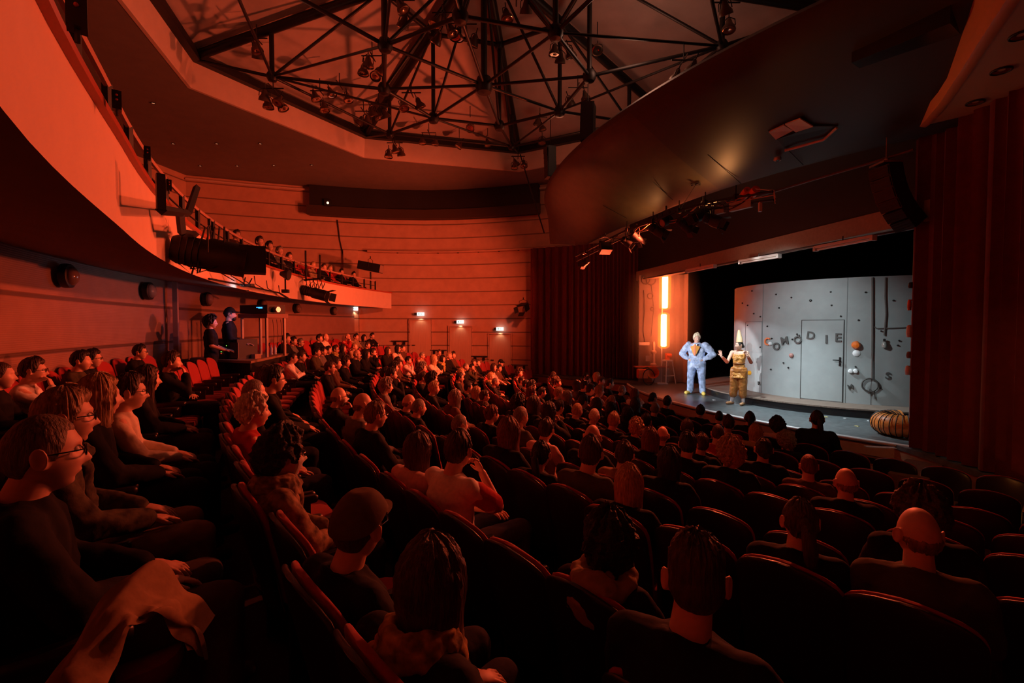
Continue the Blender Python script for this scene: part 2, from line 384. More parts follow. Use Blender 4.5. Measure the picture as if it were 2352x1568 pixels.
def hoodpt(px,py,off=.02):
    best=None
    for k in range(61):
        R=11.4+2.4*k/60; p=PR(px,py,R,False); a=math.degrees(math.atan2(p.y-CY,p.x-CX))%360
        ri_,zi=hoodring(a); q=(R-ri_)/(13.8-ri_)
        if q<0: continue
        z=zi+(H+4.05-zi)*q-.06*math.sin(math.pi*q); e=abs(p.z-z)
        if best is None or e<best[0]: best=(e,p)
    p=best[1].copy(); p.z-=off; return p
# panel joints on the hood
mb=MB()
for a,bv in (((1626,353),(1702,419)),((1500,415),(1545,457)),((1385,470),(1440,500)),((1765,297),(1845,376))):
    mb.tube([hoodpt(*a),hoodpt((a[0]+bv[0])/2,(a[1]+bv[1])/2),hoodpt(*bv)],.007,6)
struct(mb.build('trim_13','black'))
# hatch in the hood, its dark hole and lit edges painted as flat plates
t=thing('ceiling_hatch','open dark ceiling hatch with pale lit edges beside the brown hood panel','hatch',(0,0,0))
hp=[hoodpt(1765,297,.06),hoodpt(1838,262,.06),hoodpt(1872,284,.06),hoodpt(1808,345,.06),hoodpt(1892,318,.06),hoodpt(1925,285,.06)]
mb=MB(); 
def quadplate(mb,a,b,c,d,th=.02):
    up_=Vector((0,0,th)); mb.add([a,b,c,d,a+up_,b+up_,c+up_,d+up_],[(0,1,2,3),(7,6,5,4),(0,4,5,1),(1,5,6,2),(2,6,7,3),(3,7,4,0)])
quadplate(mb,hoodpt(1766,297,.05),hoodpt(1800,281,.05),hoodpt(1822,293,.05),hoodpt(1782,314,.05)); quadplate(mb,hoodpt(1803,279,.05),hoodpt(1838,266,.05),hoodpt(1868,284,.05),hoodpt(1828,297,.05))
mb.build('pale_panel','lantern',t,False)
mb=MB(); mb.tube([hoodpt(1803,339,.05),hoodpt(1892,314,.05),hoodpt(1922,286,.05)],.022,6); mb.build('metal_edge','plaster',t)
mb=MB(); quadplate(mb,hoodpt(1785,316,.03),hoodpt(1870,286,.03),hoodpt(1925,285,.03),hoodpt(1803,337,.03)); mb.build('opening','black',t,False)
# projection gallery band high on the far wall
xs=[(x,y) for x,y in [(p.x,p.y) for p in farp] if -9.0<=x<=1.6]
mb=wallstrip(xs,H+4.75,H+5.98,.38,-1); struct(mb.build('trim_14','black'))
mb=wallstrip([(x,y-.36) for x,y in xs],H+4.72,H+5.12,.14,-1); struct(mb.build('trim_15',mat('dark brown ledge',(.05,.03,.018),.5)))
mb=wallstrip([(x,y) for x,y in [(p.x,p.y) for p in farp] if -6.9<=x<=3],H+3.26,H+3.34,.30,-1); struct(mb.build('trim_16','wall'))
# pier at the corner of far wall
p,a=farpt(812,700,.06); mb=MB(); mb.box((p.x-.1,p.y,H+1.2),(.62,.22,4.3),a); struct(mb.build('trim_17','wall'))
# doors on the far wall with signs
def fardoor(n,x0,x1,ytop,lab):
    pl_,a=farpt(x0,ytop,.05); pr_,a2=farpt(x1,ytop,.05); c=(pl_+pr_)/2; w=(pr_-pl_).length; ang=math.atan2(pr_.y-pl_.y,pr_.x-pl_.x); hgt=2.15; zt=c.z
    e=bpy.data.objects.new('door_%d'%n,None); COL.objects.link(e); e.location=(c.x,c.y,zt-hgt); e.rotation_euler=(0,0,ang); struct(e)
    mb=MB(); mb.box((0,0,hgt/2),(w,.05,hgt)); mb.build('door_leaf',mat('door veneer',(.66,.40,.28),.45,noise_=.08,nscale=3,stretch=(4,4,.5)),e,False)
    mb=MB(); mb.box((-w/2-.04,0,hgt/2),(.05,.09,hgt+.05)); mb.box((w/2+.04,0,hgt/2),(.05,.09,hgt+.05)); mb.box((0,0,hgt+.04),(w+.13,.09,.05)); mb.build('door_frame','wall',e,False)
    mb=MB(); mb.tube([(-w/2+.10,-.03,1.02),(-w/2+.10,-.09,1.02),(-w/2+.24,-.09,1.02)],.014,8); mb.build('door_handle','black',e)
    return c,ang,w
def sign(px,py,lab,dirn=0):
    p,a=farpt(px,py,.16)
    t=thing('exit_sign',lab,'exit sign',p,a,'lit exit signs'); t.scale=(.78,.78,.72)
    mb=MB(); mb.box((-.26,.03,0),(.14,.16,.14)); mb.build('wall_bracket','black',t,False)
    mb=MB(); mb.box((.03,0,0),(.40,.07,.20)); mb.build('lit_box','exit',t,False)
    mb=MB(); mb.box((-.06,-.037,0),(.05,.006,.11)); mb.box((.02,-.037,.02),(.05,.006,.04)); mb.ell((-.06,-.037,.065),(.018,.004,.018),8)
    mb.add([(.07,-.04,.05),(.07,-.04,-.05),(.13,-.04,0),(.07,-.036,.05),(.07,-.036,-.05),(.13,-.036,0)],[(0,1,2),(3,5,4),(0,2,5,3)])
    mb.build('pictogram','green',t,False)
    spot('exit_sign_downlight',(p.x+.03,p.y-.02,p.z-.12),(p.x+.03,p.y+.12,p.z-1.0),5,(1,.75,.45),110,.8,.03)
for n,(x0,x1,yt,sx,sy,lab) in enumerate([(942,990,735,965,721,'lit white exit sign above the leftmost of three doors'),(1033,1083,751,1056,739,'lit white exit sign above the middle of three doors'),(1124,1173,768,1147,755,'lit white exit sign above the door beside the red curtain')]):
    fardoor(n+1,x0,x1,yt,lab); sign(sx,sy,lab)
fardoor(4,800,824,714,''); 
for s in [o for o in COL.objects if o.name.startswith('exit_sign_down')]: pass
sign(812,709,'small lit exit sign under the balcony edge')
# wall rails (handrail pieces) on the far wall
for px,py,lab in ((918,783,'short handrail on the far wall left of the first exit door'),(1007,804,'short handrail between the first and second exit doors'),(1101,818,'short handrail between the second and third exit doors'),(1193,838,'short handrail between the third exit door and the curtain')):
    p,a=farpt(px,py,.10); t=thing('handrail',lab,'handrail',p,a,'short handrails on the far wall')
    mb=MB(); mb.tube([(-.38,0,0),(.38,0,0)],.02,8); mb.build('rail','black',t)
    for x in(-.2,.2):
        mb=MB(); mb.box((x,.03,-.10),(.09,.06,.14)); mb.build('bracket','steel',t,False)
# trims, post under the balcony
p=PR(403,700,22.55); mb=MB(); mb.box((p.x,p.y,H-.45),(.09,.09,2.9),R_(20)); struct(mb.build('trim_18',mat('grey post',(.35,.24,.20),.5),smooth=False))
# bulkhead lamps on the left wall
for px,py,lab in ((145,633,'round bulkhead lamp nearest the left picture edge'),(335,668,'round bulkhead lamp just left of the grey wall post'),(472,687,'round bulkhead lamp just right of the grey wall post'),(600,700,'round bulkhead lamp half hidden behind the desk projector'),(680,708,'round bulkhead lamp right of the desk projector'),(765,714,'smallest round bulkhead lamp near the fourth door')):
    p=PR(px,py,22.70); a=math.atan2(CY-p.y,CX-p.x)
    t=thing('bulkhead_lamp',lab,'wall lamp',p,a,'round bulkhead lamps along the left wall')
    m3=Matrix.Rotation(R_(90),3,'Y')
    mb=MB(); mb.lathe([(.0,0),(.17,0),(.175,.04),(.17,.09),(.14,.10),(.0,.10)],(0,0,0),28,m3); mb.build('base_ring','steel',t)
    mb=MB(); mb.lathe([(.0,.07),(.135,.08),(.13,.12),(.10,.15),(.05,.17),(.0,.175)],(0,0,0),28,m3); mb.build('glass_dome',mat('lamp glass',(.25,.17,.14),.12),t)
# ---------------------------------------------------------------- curtains
def curtain(name,path,z0,z1,amp,wl,lab,grp=None,mt='curtain',lean=0):
    pts=resample(path,.035); n=len(pts); s=0; mb=MB(); rr=[]
    rnd=random.Random(len(lab)); ph=0
    for i,p in enumerate(pts):
        d=(pts[min(i+1,n-1)]-pts[max(i-1,0)]); d.normalize(); nn=Vector((-d.y,d.x)); 
        ph+=2*math.pi*.035/(wl*(1+.35*math.sin(i*.05)+.2*math.sin(i*.013+2)))
        o=amp*(math.sin(ph)+.35*math.sin(2.3*ph+1))
        rr.append([(p.x+nn.x*o*(1-.25*q)+nn.x*0, p.y+nn.y*o*(1-.25*q), z0+(z1-z0)*q) for q in (0,.33,.66,1)]+[(p.x+nn.x*(o*(1-.25*q)-.02),p.y+nn.y*(o*(1-.25*q)-.02),z0+(z1-z0)*q) for q in (1,.66,.33,0)])
    mb.loft(rr); return tag(mb.build(name,mt),lab,'curtain',grp)
curtain('stage_curtain',[Vector(p) for p in((.74,19.35),(2.6,18.5),(4.55,17.35))],ZS+.02,H+3.1,.07,.22,'dark red velvet curtain hanging left of the stage opening')
curtain('stage_curtain',[Vector(p) for p in((6.42,7.72),(6.46,7.45),(6.36,6.4),(6.22,4.9),(6.25,3.4))],ZS+.02,H+2.95,.06,.17,'tall dark red velvet curtain closing the right side of the stage')
# ---------------------------------------------------------------- right side box
def mkbox():
    pts=[Vector((6.2,7.36)),Vector((5.78,6.5)),Vector((5.3,5.68)),Vector((4.86,4.95)),Vector((4.45,4.25)),Vector((4.0,3.3)),Vector((3.6,2.2))]
    pts=resample(pts,.3); mb=MB(); rings=[]
    for i,p in enumerate(pts):
        d=(pts[min(i+1,len(pts)-1)]-pts[max(i-1,0)]); d.normalize(); nn=Vector((d.y,-d.x))*1.0
        # nn points towards the house
        if nn.x>0: nn=-nn
        zb=H+2.93
        pr=[(0,zb),(.07,zb+.02),(.07,zb+.20),(.0,zb+.24),(-.05,zb+1.15),(-.2,zb+1.15),(-.2,zb+.1)]
        rings.append([(p.x+nn.x*o,p.y+nn.y*o,z) for o,z in pr])
    mb.loft(rings); struct(mb.build('trim_19',mat('orange brown fascia',(.60,.25,.11),.5)))
    mb=MB(); n=len(pts); 
    vs_=[(p.x,p.y,H+2.95) for p in pts]+[(6.9,pts[-1].y,H+2.95),(6.9,7.36,H+2.95)]
    k=len(vs_); mb.add(vs_+[(x,y,z+.1) for x,y,z in vs_],[tuple(range(k)),tuple(range(2*k-1,k-1,-1))]+[(i,(i+1)%k,(i+1)%k+k,i+k) for i in range(k)])
    struct(mb.build('ceiling.003',mat('side soffit',(.42,.27,.19),.6),smooth=False))
mkbox()
M['glint']=mat('lit downlight',(.8,.5,.3),.4,emit=(1,.42,.2),estr=.55)  # weak emission makes the reflector show as a bright dot
def downlight(p,lab,r=.075,grp='recessed downlights',lit=.0,col='chrome'):
    t=thing('downlight',lab,'downlight',p,0,grp)
    mb=MB(); mb.torus((0,0,0),r,.012,None,20,8); mb.build('rim','steel',t)
    mb=MB(); mb.lathe([(.0,.03),(r*.95,.0),(r*.95,-.004),(0,.02)],(0,0,0),18); mb.build('reflector',col,t)
for (px,py),w in zip(((2240,236),(2300,163),(2346,82)),('nearest the tip of the orange fascia','in the middle of the right side soffit','at the right picture edge')):
    downlight(PZ(px,py,2.94),'round recessed downlight '+w,.09)
for (px,py),w in zip(((352,237),(398,330),(498,330),(598,330),(460,381),(545,381),(629,380),(716,379)),('nearest the balcony front','brightest one, left end of the middle line','second in the middle line','right end of the middle line','left end of the line by the far wall','second in the line by the far wall','third in the line by the far wall','right end of the line by the far wall')):
    downlight(PZ(px,py,5.99),'tiny ceiling downlight, '+w,.05,col='glint')
for i,px in enumerate((913,960,1006,1052,1099,1146,1191,1238)):
    p,a=farpt(px,577,.2); p.z=H+3.25; downlight(p,'tiny downlight under the far wall ledge, '+('nearest the balcony','second from the balcony','third from the balcony','fourth from the balcony','fourth from the curtain','third from the curtain','second from the curtain','nearest the curtain')[i],.035,col='glint',grp='downlights under the far wall ledge')
# ================================================================ ROOF FRAME
def rp(k,s,dz=0): # point on the ridge beam k at fraction s
    a=Vector((OCT[k][0],OCT[k][1],H+6.72)); p=a.lerp(APEX-Vector((0,0,.12)),s); p.z+=dz; return p
fr=thing('roof_frame','black steel roof truss with ridge beams, posts and round nodes under the octagonal lantern','roof truss',(0,0,0))
low_o=[]; low_i=[]
for k in range(8):
    p=rp(k,.30); low_o.append(Vector((p.x,p.y,H+6.12))); p=rp(k,.68); low_i.append(Vector((p.x,p.y,H+5.64)))
cen=Vector((OC[0],OC[1],H+5.6))
for k in range(8):
    mb=MB(); a=rp(k,0); b=APEX; d=(b-a).normalized(); 
    mb.tube([a,b],.115,8); mb.build('ridge_beam','steel',fr)
    mb=MB(); mb.tube([rp(k,.30),low_o[k]],.06,8); mb.tube([rp(k,.68),low_i[k]],.055,8); mb.build('post','steel',fr)
    mb=MB(); mb.tube([rp(k,0),low_o[k]],.04,8); mb.tube([low_o[k],low_i[k]],.04,8); mb.tube([low_i[k],cen],.035,8); 
    mb.tube([low_o[k],rp(k,.66)],.035,8); mb.tube([low_i[k],rp(k,.97)],.035,8)
    j=(k+1)%8; mb.tube([low_o[k],low_o[j]],.035,8); mb.tube([low_i[k],low_i[j]],.04,8); mb.tube([rp(k,.68),rp(j,.68)],.06,8); mb.tube([low_o[k],low_i[j]],.028,6) if k%2==0 else mb.tube([low_o[j],low_i[k]],.028,6)
    mb.build('brace','steel',fr)
    for q,r in ((low_o[k],.13),(low_i[k],.15),(rp(k,.68),.14)):
        mb=MB(); mb.lathe([(0,-r),(r*.75,-r*.8),(r,-r*.3),(r,r*.3),(r*.75,r*.8),(0,r)],q,14); mb.build('node','steel',fr)
mb=MB(); mb.lathe([(0,-.2),(.16,-.17),(.2,-.06),(.2,.06),(.16,.17),(0,.2)],cen,18); mb.build('node','steel',fr)
mb=MB(); mb.tube([cen,APEX],.075,8); mb.build('post','steel',fr)
# bell shaped lamps clustered on the frame
def bell_lamp():
    t=thing('bell_lamp','','lamp'); 
    b=MB(); b.lathe([(.0,.16),(.035,.16),(.06,.10),(.075,.04),(.12,-.02),(.135,-.09),(.13,-.095),(.11,-.03),(.0,.0)],(0,0,0),18); o1=b.build('shade',mat('lamp shade',(.10,.055,.035),.35,metal=.3),t)
    b=MB(); b.lathe([(.0,-.03),(.07,-.04),(.118,-.075),(.10,-.08),(0,-.055)],(0,0,0),18); o2=b.build('reflector','chrome',t)
    b=MB(); b.tube([(-.12,0,.0),(-.11,0,.12),(0,0,.2),(.11,0,.12),(.12,0,.0)],.01,6); b.tube([(0,0,.2),(0,0,.3)],.012,6); o3=b.build('yoke','steel',t)
    regkids(t,[o1,o2,o3]); return t
BL=bell_lamp(); first=[True]
def lamp_at(p,tilt,rz,lab):
    o=BL if first[0] else copy_tree(BL); first[0]=False
    o.location=p; o.rotation_euler=(R_(tilt),0,R_(rz)); tag(o,lab,'lamp','bell lamps clustered on the roof frame'); return o
def cluster(px,py,Y,n,where,seed):
    rnd=random.Random(seed); c=PY(px,py,Y)
    hang=('front','middle','rear','side')
    for i in range(n):
        a=rnd.uniform(0,6.28) if n==1 else 2*math.pi*i/n+seed
        rr=0 if n==1 else .22
        lamp_at(c+Vector((rr*math.cos(a),rr*math.sin(a),rnd.uniform(-.05,.05))),rnd.uniform(-35,35),rnd.uniform(0,360),('%s bell lamp %s'%(('dark bronze','lowest','tilted','turned')[i],where)))
    # drop rod and cross bar
    m=MB(); m.tube([c+Vector((0,0,.28)),c+Vector((0,0,.62))],.012,6)
    if n>1:
        m.tube([c+Vector((-.25,0,.3)),c+Vector((.25,0,.3))],.015,6); m.tube([c+Vector((0,-.25,.3)),c+Vector((0,.25,.3))],.015,6)
    tag(m.build('lamp_rod','steel'),'black drop rod carrying bell lamps '+where,'rod')
for i,(px,py,Y,n,wh) in enumerate([(628,232,11.8,4,'below the leftmost outer node'),(590,118,11.5,2,'beside the leftmost outer post'),(855,158,11.4,4,'under the node left of centre'),(870,262,14.6,3,'above the lantern corner beam'),(907,350,15.3,3,'hanging over the pale lantern band'),(1024,85,11.0,2,'under the thick ridge beam'),(1070,86,11.2,2,'next to the central post'),(925,35,10.0,2,'near the top picture edge left of centre'),(1186,30,10.2,2,'near the top picture edge right of centre'),(1290,125,11.6,3,'right of the central node'),(1372,112,11.6,1,'alone on the right ridge beam'),(1327,228,12.8,2,'above the tall hanging loudspeaker'),(780,220,13.5,2,'on the lantern rim third from left'),(735,235,12.8,2,'on the lantern rim second from left'),(835,278,15.0,2,'on the lantern rim fourth from left'),(985,325,16.8,2,'on the far rim left of the centre'),(1055,335,17.4,1,'alone on the far rim'),(1120,330,17.6,1,'on the far rim left of the thick beam'),(1190,378,17.8,3,'hanging low over the far lantern band'),(1240,290,16.3,2,'on the far rim right of the thick beam'),(1245,325,17.2,1,'low on the far rim by the hanging loudspeaker'),(1080,290,15.0,1,'on the brace below the central node'),(1670,42,9.5,2,'near the top right corner of the lantern'),(1570,172,10.0,2,'at the edge of the black hood'),(945,240,12.6,2,'left of the central node'),(1020,62,10.4,2,'on the thick ridge beam at the top')]):
    cluster(px,py,Y,n,wh,i+1)
# ---------------------------------------------------------------- loudspeakers
def speaker(name,c,size,rz,lab,slots=6):
    t=thing(name,lab,'loudspeaker',c,rz)
    m=MB(); 
    n=slots
    for k in range(n):
        m.box((0,.01*k*k*.3,-size[2]/2+size[2]*(k+.5)/n),(size[0],size[1],size[2]/n*.96))
    m.build('cabinet','black',t,False)
    m=MB(); m.box((0,-size[1]/2-.006,0),(size[0]*.86,.01,size[2]*.94)); m.build('grille','steel',t,False)
    m=MB(); m.tube([(0,0,size[2]/2),(0,0,size[2]/2+.9)],.01,6); m.tube([(-size[0]/2,0,size[2]/2+.02),(size[0]/2,0,size[2]/2+.02)],.02,6); m.build('hanging_frame','steel',t)
    return t
speaker('hanging_speaker',PY(1350,282,11.2),(.30,.3,.88),R_(-20),'tall black loudspeaker hanging in front of the lantern right of centre')
speaker('hanging_speaker',PY(1264,373,13.6),(.26,.3,.88),R_(15),'narrower black loudspeaker hanging lower by the left end of the hood')
# curved line array near the right curtain
t=thing('line_array','curved black column of stacked loudspeakers hanging beside the right curtain','loudspeaker',(0,0,0))
ptsA=[(2035,395),(2040,420),(2047,443),(2057,465),(2070,487),(2086,507)]
for i,(px,py) in enumerate(ptsA):
    c=PY(px,py,7.55); r3=Matrix.Rotation(-R_((10,14,20,27,33,38)[i]),3,'Y')@Matrix.Rotation(R_(12),3,'Z')
    m=MB(); m.box(c,(.27,.34,.172),rot=r3); m.build('cabinet','blackg',t,False)
    m=MB(); m.box(c-r3@Vector((.140,0,0)),(.012,.31,.15),rot=r3)
    for q in(-.045,0,.045): m.box(c-r3@Vector((.148,0,q)),(.014,.31,.008),rot=r3)
    m.build('grille','steel',t,False)
m=MB(); c=PY(2035,380,7.55); m.tube([c,c+Vector((0,0,1.2))],.008,6); m.box(c+Vector((0,0,.02)),(.3,.3,.03)); m.lathe([(.0,.12),(.03,.1),(.02,.0),(0,0)],c,8); m.build('hanging_frame','metal',t)
# ---------------------------------------------------------------- lighting bar under the hood
BAR=[PR(px,py,R,False) for px,py,R in ((1322,588,13.0),(1380,558,12.6),(1440,528,12.3),(1500,508,12.2),(1560,484,12.1),(1620,466,12.05),(1690,452,12.0),(1775,440,12.0))]
t=thing('lighting_bar','curved black lighting bar slung beneath the hood with tangled cables','lighting bar',(0,0,0))
m=MB(); m.tube(BAR,.028,8); m.tube([p+Vector((.03,.02,-.14)) for p in BAR],.020,8); m.build('bar','steel',t)
for i,p in enumerate(BAR[1:-1]):
    m=MB(); m.tube([p,p+Vector((0,0,.22))],.012,6); m.box(p,(.08,.08,.10)); m.build('hanger','steel',t)
rnd=random.Random(3)
for k in range(14):
    a=rnd.uniform(0,6.4); i=int(a); p=BAR[i].lerp(BAR[i+1],a-i); j=min(i+1,6); q=BAR[j].lerp(BAR[j+1],rnd.random())
    mid=(p+q)/2+Vector((0,0,-rnd.uniform(.05,.22)))
    m=MB(); m.tube([p,(p+mid)/2+Vector((0,0,-.05)),mid,(q+mid)/2+Vector((0,0,-.04)),q],.008,5); m.build('cable','black' if k%3 else mat('copper cable',(.5,.22,.10),.4),t)
for k in range(3):
    c=BAR[-1]; m=MB(); m.tube([BAR[-2]+Vector((0,0,-.05*k)),(BAR[-2]+c)/2+Vector((0,0,.10-.09*k)),c+Vector((.02,0,.02-.04*k)),c+Vector((.02,-.05,-.12-.05*k))],.010,6); m.build('cable','white' if k==0 else mat('salmon cable',(.6,.35,.25),.4),t)
def fixture(c,to,L,r,lab,name='stage_spotlight',doors=True,body='black',grp=None,cat='spotlight',square=False):
    t=thing(name,lab,cat,c,0,grp); d=(Vector(to)-Vector(c)).normalized(); q=d.to_track_quat('Z','Y').to_matrix()
    m=MB()
    if square: m.box((0,0,0),(r*2.1,r*1.7,L),rot=q)
    else:
        m.lathe([(0,-L*.5),(r*.7,-L*.5),(r*.85,-L*.42),(r*.85,-L*.05),(r,0),(r,L*.46),(r*1.06,L*.5),(r*.9,L*.5),(r*.86,L*.4),(0,L*.38)],(0,0,0),18,q)
        for k in range(4): m.torus(q@Vector((0,0,-L*.38+L*.08*k)),r*.87,.006,q,18,6)
    m.build('body',body,t)
    m=MB()
    if square: m.box(q@Vector((0,0,L*.5)),(r*1.9,r*1.5,.01),rot=q)
    else: m.lathe([(0,L*.40),(r*.84,L*.40),(r*.84,L*.41),(0,L*.43)],(0,0,0),18,q)
    m.build('lens',mat('lamp lens',(.35,.25,.2),.08),t)
    if doors:
        m=MB()
        for k in range(4):
            a=k*math.pi/2; o=q@Vector((math.cos(a)*r*1.15,math.sin(a)*r*1.15,L*.5+r*.55)); rr=q@Matrix.Rotation(a,3,'Z')@Matrix.Rotation(R_(28),3,'Y'); m.box(o,(.006,r*1.5,r*1.1),rot=rr)
        m.build('barn_doors','black',t,False)
    m=MB(); s=q@Vector((1,0,0)); s.z=0; s.normalize(); top=Vector((0,0,r+.16))
    m.tube([s*(r*1.15),s*(r*1.15)+top*.8,top,-s*(r*1.15)+top*.8,-s*(r*1.15)],.010,6); m.tube([top,top+Vector((0,0,.08))],.02,6); m.build('yoke','steel',t)
    return t
barl=[(1345,602,13.0,(-3,8,-2),.26,.085,'leftmost lamp on the hood bar, hanging low with its door open',True,False),
(1390,570,12.65,(-1,6,-3),.22,.14,'wide shallow flood lamp with pale face, second on the hood bar',False,True),
(1440,556,12.4,(3.5,-2,-3.2),.30,.10,'brown-lit box lamp with barn doors, third on the hood bar',True,False),
(1462,545,12.25,(4,2,-3),.30,.09,'round-nosed lamp beside the brown-lit box lamp',True,False),
(1508,528,12.2,(5,-1,-3.2),.34,.115,'large lamp with pale lit rim at the middle of the hood bar',True,False),
(1530,508,12.15,(-4,-2,-2),.30,.10,'lamp pointing into the house from the middle of the hood bar',False,False),
(1572,516,12.1,(5,2,-3),.36,.10,'long slanting lamp with orange door edge on the hood bar',True,False),
(1612,492,12.05,(-4,0,-2),.30,.12,'bulky black lamp above the glowing tubes',True,False),
(1636,505,12.05,(5,-3,-3),.34,.12,'bulky rounded lamp with orange rim, last round one on the hood bar',True,False)]
for px,py,R,dd,L,r,lab,doors,sq in barl:
    c=PR(px,py,R,False); fixture(c,c+Vector(dd),L,r,lab,doors=doors,square=sq,grp='lamps on the hood bar')
for px0,px1,py0,py1,lab in ((1678,1727,482,460,'long pale grey control box on the right end of the hood bar'),(1648,1662,492,470,'small pale grey box left of the long control box')):
    a=PR(px0,py0,11.95,False); b=PR(px1,py1,11.95,False); c=(a+b)/2; m=MB(); m.box(c,((b-a).length,.08,.16),math.atan2(b.y-a.y,b.x-a.x),); tag(m.build('control_box',mat('pale grey box',(.42,.46,.47),.5),smooth=False),lab,'box')
for px,py,lab in ((1712,444,'larger orange roll sitting on the long grey box'),(1731,442,'smaller orange connector right of the orange roll')):
    c=PR(px,py,11.95,False); m=MB(); m.lathe([(.03,-.10),(.075,-.10),(.08,0),(.075,.10),(.03,.10),(.03,-.10)],c,16,Matrix.Rotation(R_(70),3,'X')); tag(m.build('orange_roll','orange'),lab,'roll')
c=PR(1746,475,11.95,False); m=MB(); m.box(c,(.05,.05,.17)); tag(m.build('hanging_plug','white',smooth=False),'small white and orange plug dangling from the bar end','plug')
# fluorescent battens under the portal
for (x0,y0,x1,y1,lab) in ((1578,625,1641,613,'shortest unlit fluorescent batten, farthest along the portal'),(1701,604,1789,590,'middle unlit fluorescent batten under the portal'),(1874,574,2006,549,'longest unlit fluorescent batten, nearest along the portal')):
    zz=1.48; a=PZ(x0,y0,zz); b=PZ(x1,y1,zz); c=(a+b)/2; L=(b-a).length; an=math.atan2(b.y-a.y,b.x-a.x)
    t=thing('fluorescent_batten',lab,'light fitting',c,an,'unlit battens under the portal')
    m=MB(); m.box((0,0,.05),(L,.09,.05)); m.build('housing','tubeoff',t,False)
    m=MB(); m.tube([(-L/2+.04,0,-.0),(L/2-.04,0,-.0)],.022,10); m.build('tube','tubeoff',t)
    m=MB(); m.box((-L/2,0,.02),(.05,.10,.09)); m.box((L/2,0,.02),(.05,.10,.09)); m.build('end_cap','tubeoff',t,False)
    m=MB(); m.tube([(0,0,.07),(0,0,.16)],.01,6); m.build('hanger','steel',t)
m=MB(); m.tube([PZ(1478,640,1.6),PZ(1640,610,1.6),PZ(1850,569,1.6),PZ(2110,522,1.6)],.022,8); tag(m.build('conduit',mat('dark pipe',(.10,.07,.06),.35)),'dark conduit pipe running under the portal band','pipe')
m=MB(); m.tube([hoodpt(1700,434,.25),hoodpt(1860,378,.28),hoodpt(2000,334,.28),hoodpt(2100,300,.28)],.022,8); tag(m.build('conduit',mat('worn pipe',(.14,.09,.07),.35)),'long thin pipe following the lower edge of the hood','pipe')
# hood details
c=hoodpt(1786,355,.05); t=thing('hood_camera','small round pale camera on the brown hood panel','camera',c); m=MB(); m.lathe([(0,0),(.06,0),(.065,-.04),(.05,-.06),(0,-.06)],(0,0,0),18); m.build('housing','metal',t); m=MB(); m.lathe([(0,-.055),(.035,-.06),(.02,-.07),(0,-.072)],(0,0,0),14); m.build('lens','blackg',t)
c=hoodpt(1598,418,.05); m=MB(); m.box(c,(.22,.05,.02),.4); m.box(c,(.05,.22,.02),.4); m.tube([c,BAR[4]],.006,5); tag(m.build('suspension_bracket','black'),'small cross shaped bracket on the hood holding a thin wire','bracket')
a=PZ(1982,128,3.75); b=PZ(2205,38,3.75); m=MB(); c=(a+b)/2; m.box(c,((b-a).length,.7,.4),math.atan2(b.y-a.y,b.x-a.x)); tag(m.build('ventilation_duct','blackg',smooth=False),'large glossy black duct under the ceiling at upper right','duct')
m=MB(); p=farpt(775,505,.05)[0]; q=farpt(791,597,.05)[0]; q.z=max(q.z,H+1.5); m.tube([p,p.lerp(q,.5)+Vector((-.05,0,0)),q],.022,6); tag(m.build('wall_cable','black'),'black cable running down the far wall below the projection gallery','cable')
m=MB(); m.tube([PY(1195,355,18.2),PY(1222,445,17.6),PY(1250,535,16.6)],.025,6); tag(m.build('hanging_cable','black'),'black cable slung from the lantern rim to the hood end','cable')
# projector lens in the gallery
p,a=farpt(753,466,.45); t=thing('gallery_projector','tiny lit projector lens in the black gallery band','projector',p,a); m=MB(); m.box((0,0,0),(.30,.05,.30)); m.build('housing','steel',t,False); m=MB(); m.lathe([(0,0),(.05,0),(.04,.03),(0,.03)],(0,-.03,0),14,Matrix.Rotation(R_(90),3,'X')); m.build('lens',mat('warm lens',(.8,.6,.4),.2,emit=(1,.7,.45),estr=2),t)
# ---------------------------------------------------------------- balcony rail, lamps
t=thing('balcony_rail','metal balcony railing with posts above the curved fascia','railing',(0,0,0))
ra=[(CX+(21.12+fo(166.2+65.8*k/110))*math.cos(R_(166.2+65.8*k/110)),CY+(21.12+fo(166.2+65.8*k/110))*math.sin(R_(166.2+65.8*k/110))) for k in range(111)]
m=MB(); m.tube([(x,y,H+1.86) for x,y in ra],.028,6); m.build('top_rail',mat('salmon rail',(.55,.30,.22),.4),t)
m=MB(); m.tube([(x,y,H+1.66) for x,y in ra],.012,5); m.build('middle_rail','steel',t)
for k in range(0,111,4):
    x,y=ra[k]; 
    m=MB(); m.box((x,y,H+1.66),(.05,.05,.42)); m.build('post','black',t,False)
def onfascia(px,py,R=20.85): return PR(px,py,R)
for px,py,lab in ((176,22,'small black box lamp on the balcony edge at the top left'),(268,232,'black box lamp with two red dots on the balcony edge'),(338,352,'black box lamp on the balcony edge above the bend'),(388,425,'black box lamp where the balcony brackets begin')):
    d=PR(px,py,20.98); t=thing('rail_lamp',lab,'spotlight',d,R_(40),'small box lamps on the balcony edge')
    s=d.y/4; m=MB(); m.box((0,0,0),(.05,.06,.12)); m.build('body','black',t,False)
    m=MB(); m.ell((0.0,-.03,.03),(.007,.007,.007),8); m.ell((0.0,-.03,-.0),(.007,.007,.007),8); m.build('lens',mat('lens dot',(.5,.1,.05),.2),t)
    m=MB(); m.tube([(0,0,-.06),(0,0,-.10)],.008,6); m.build('yoke','steel',t)
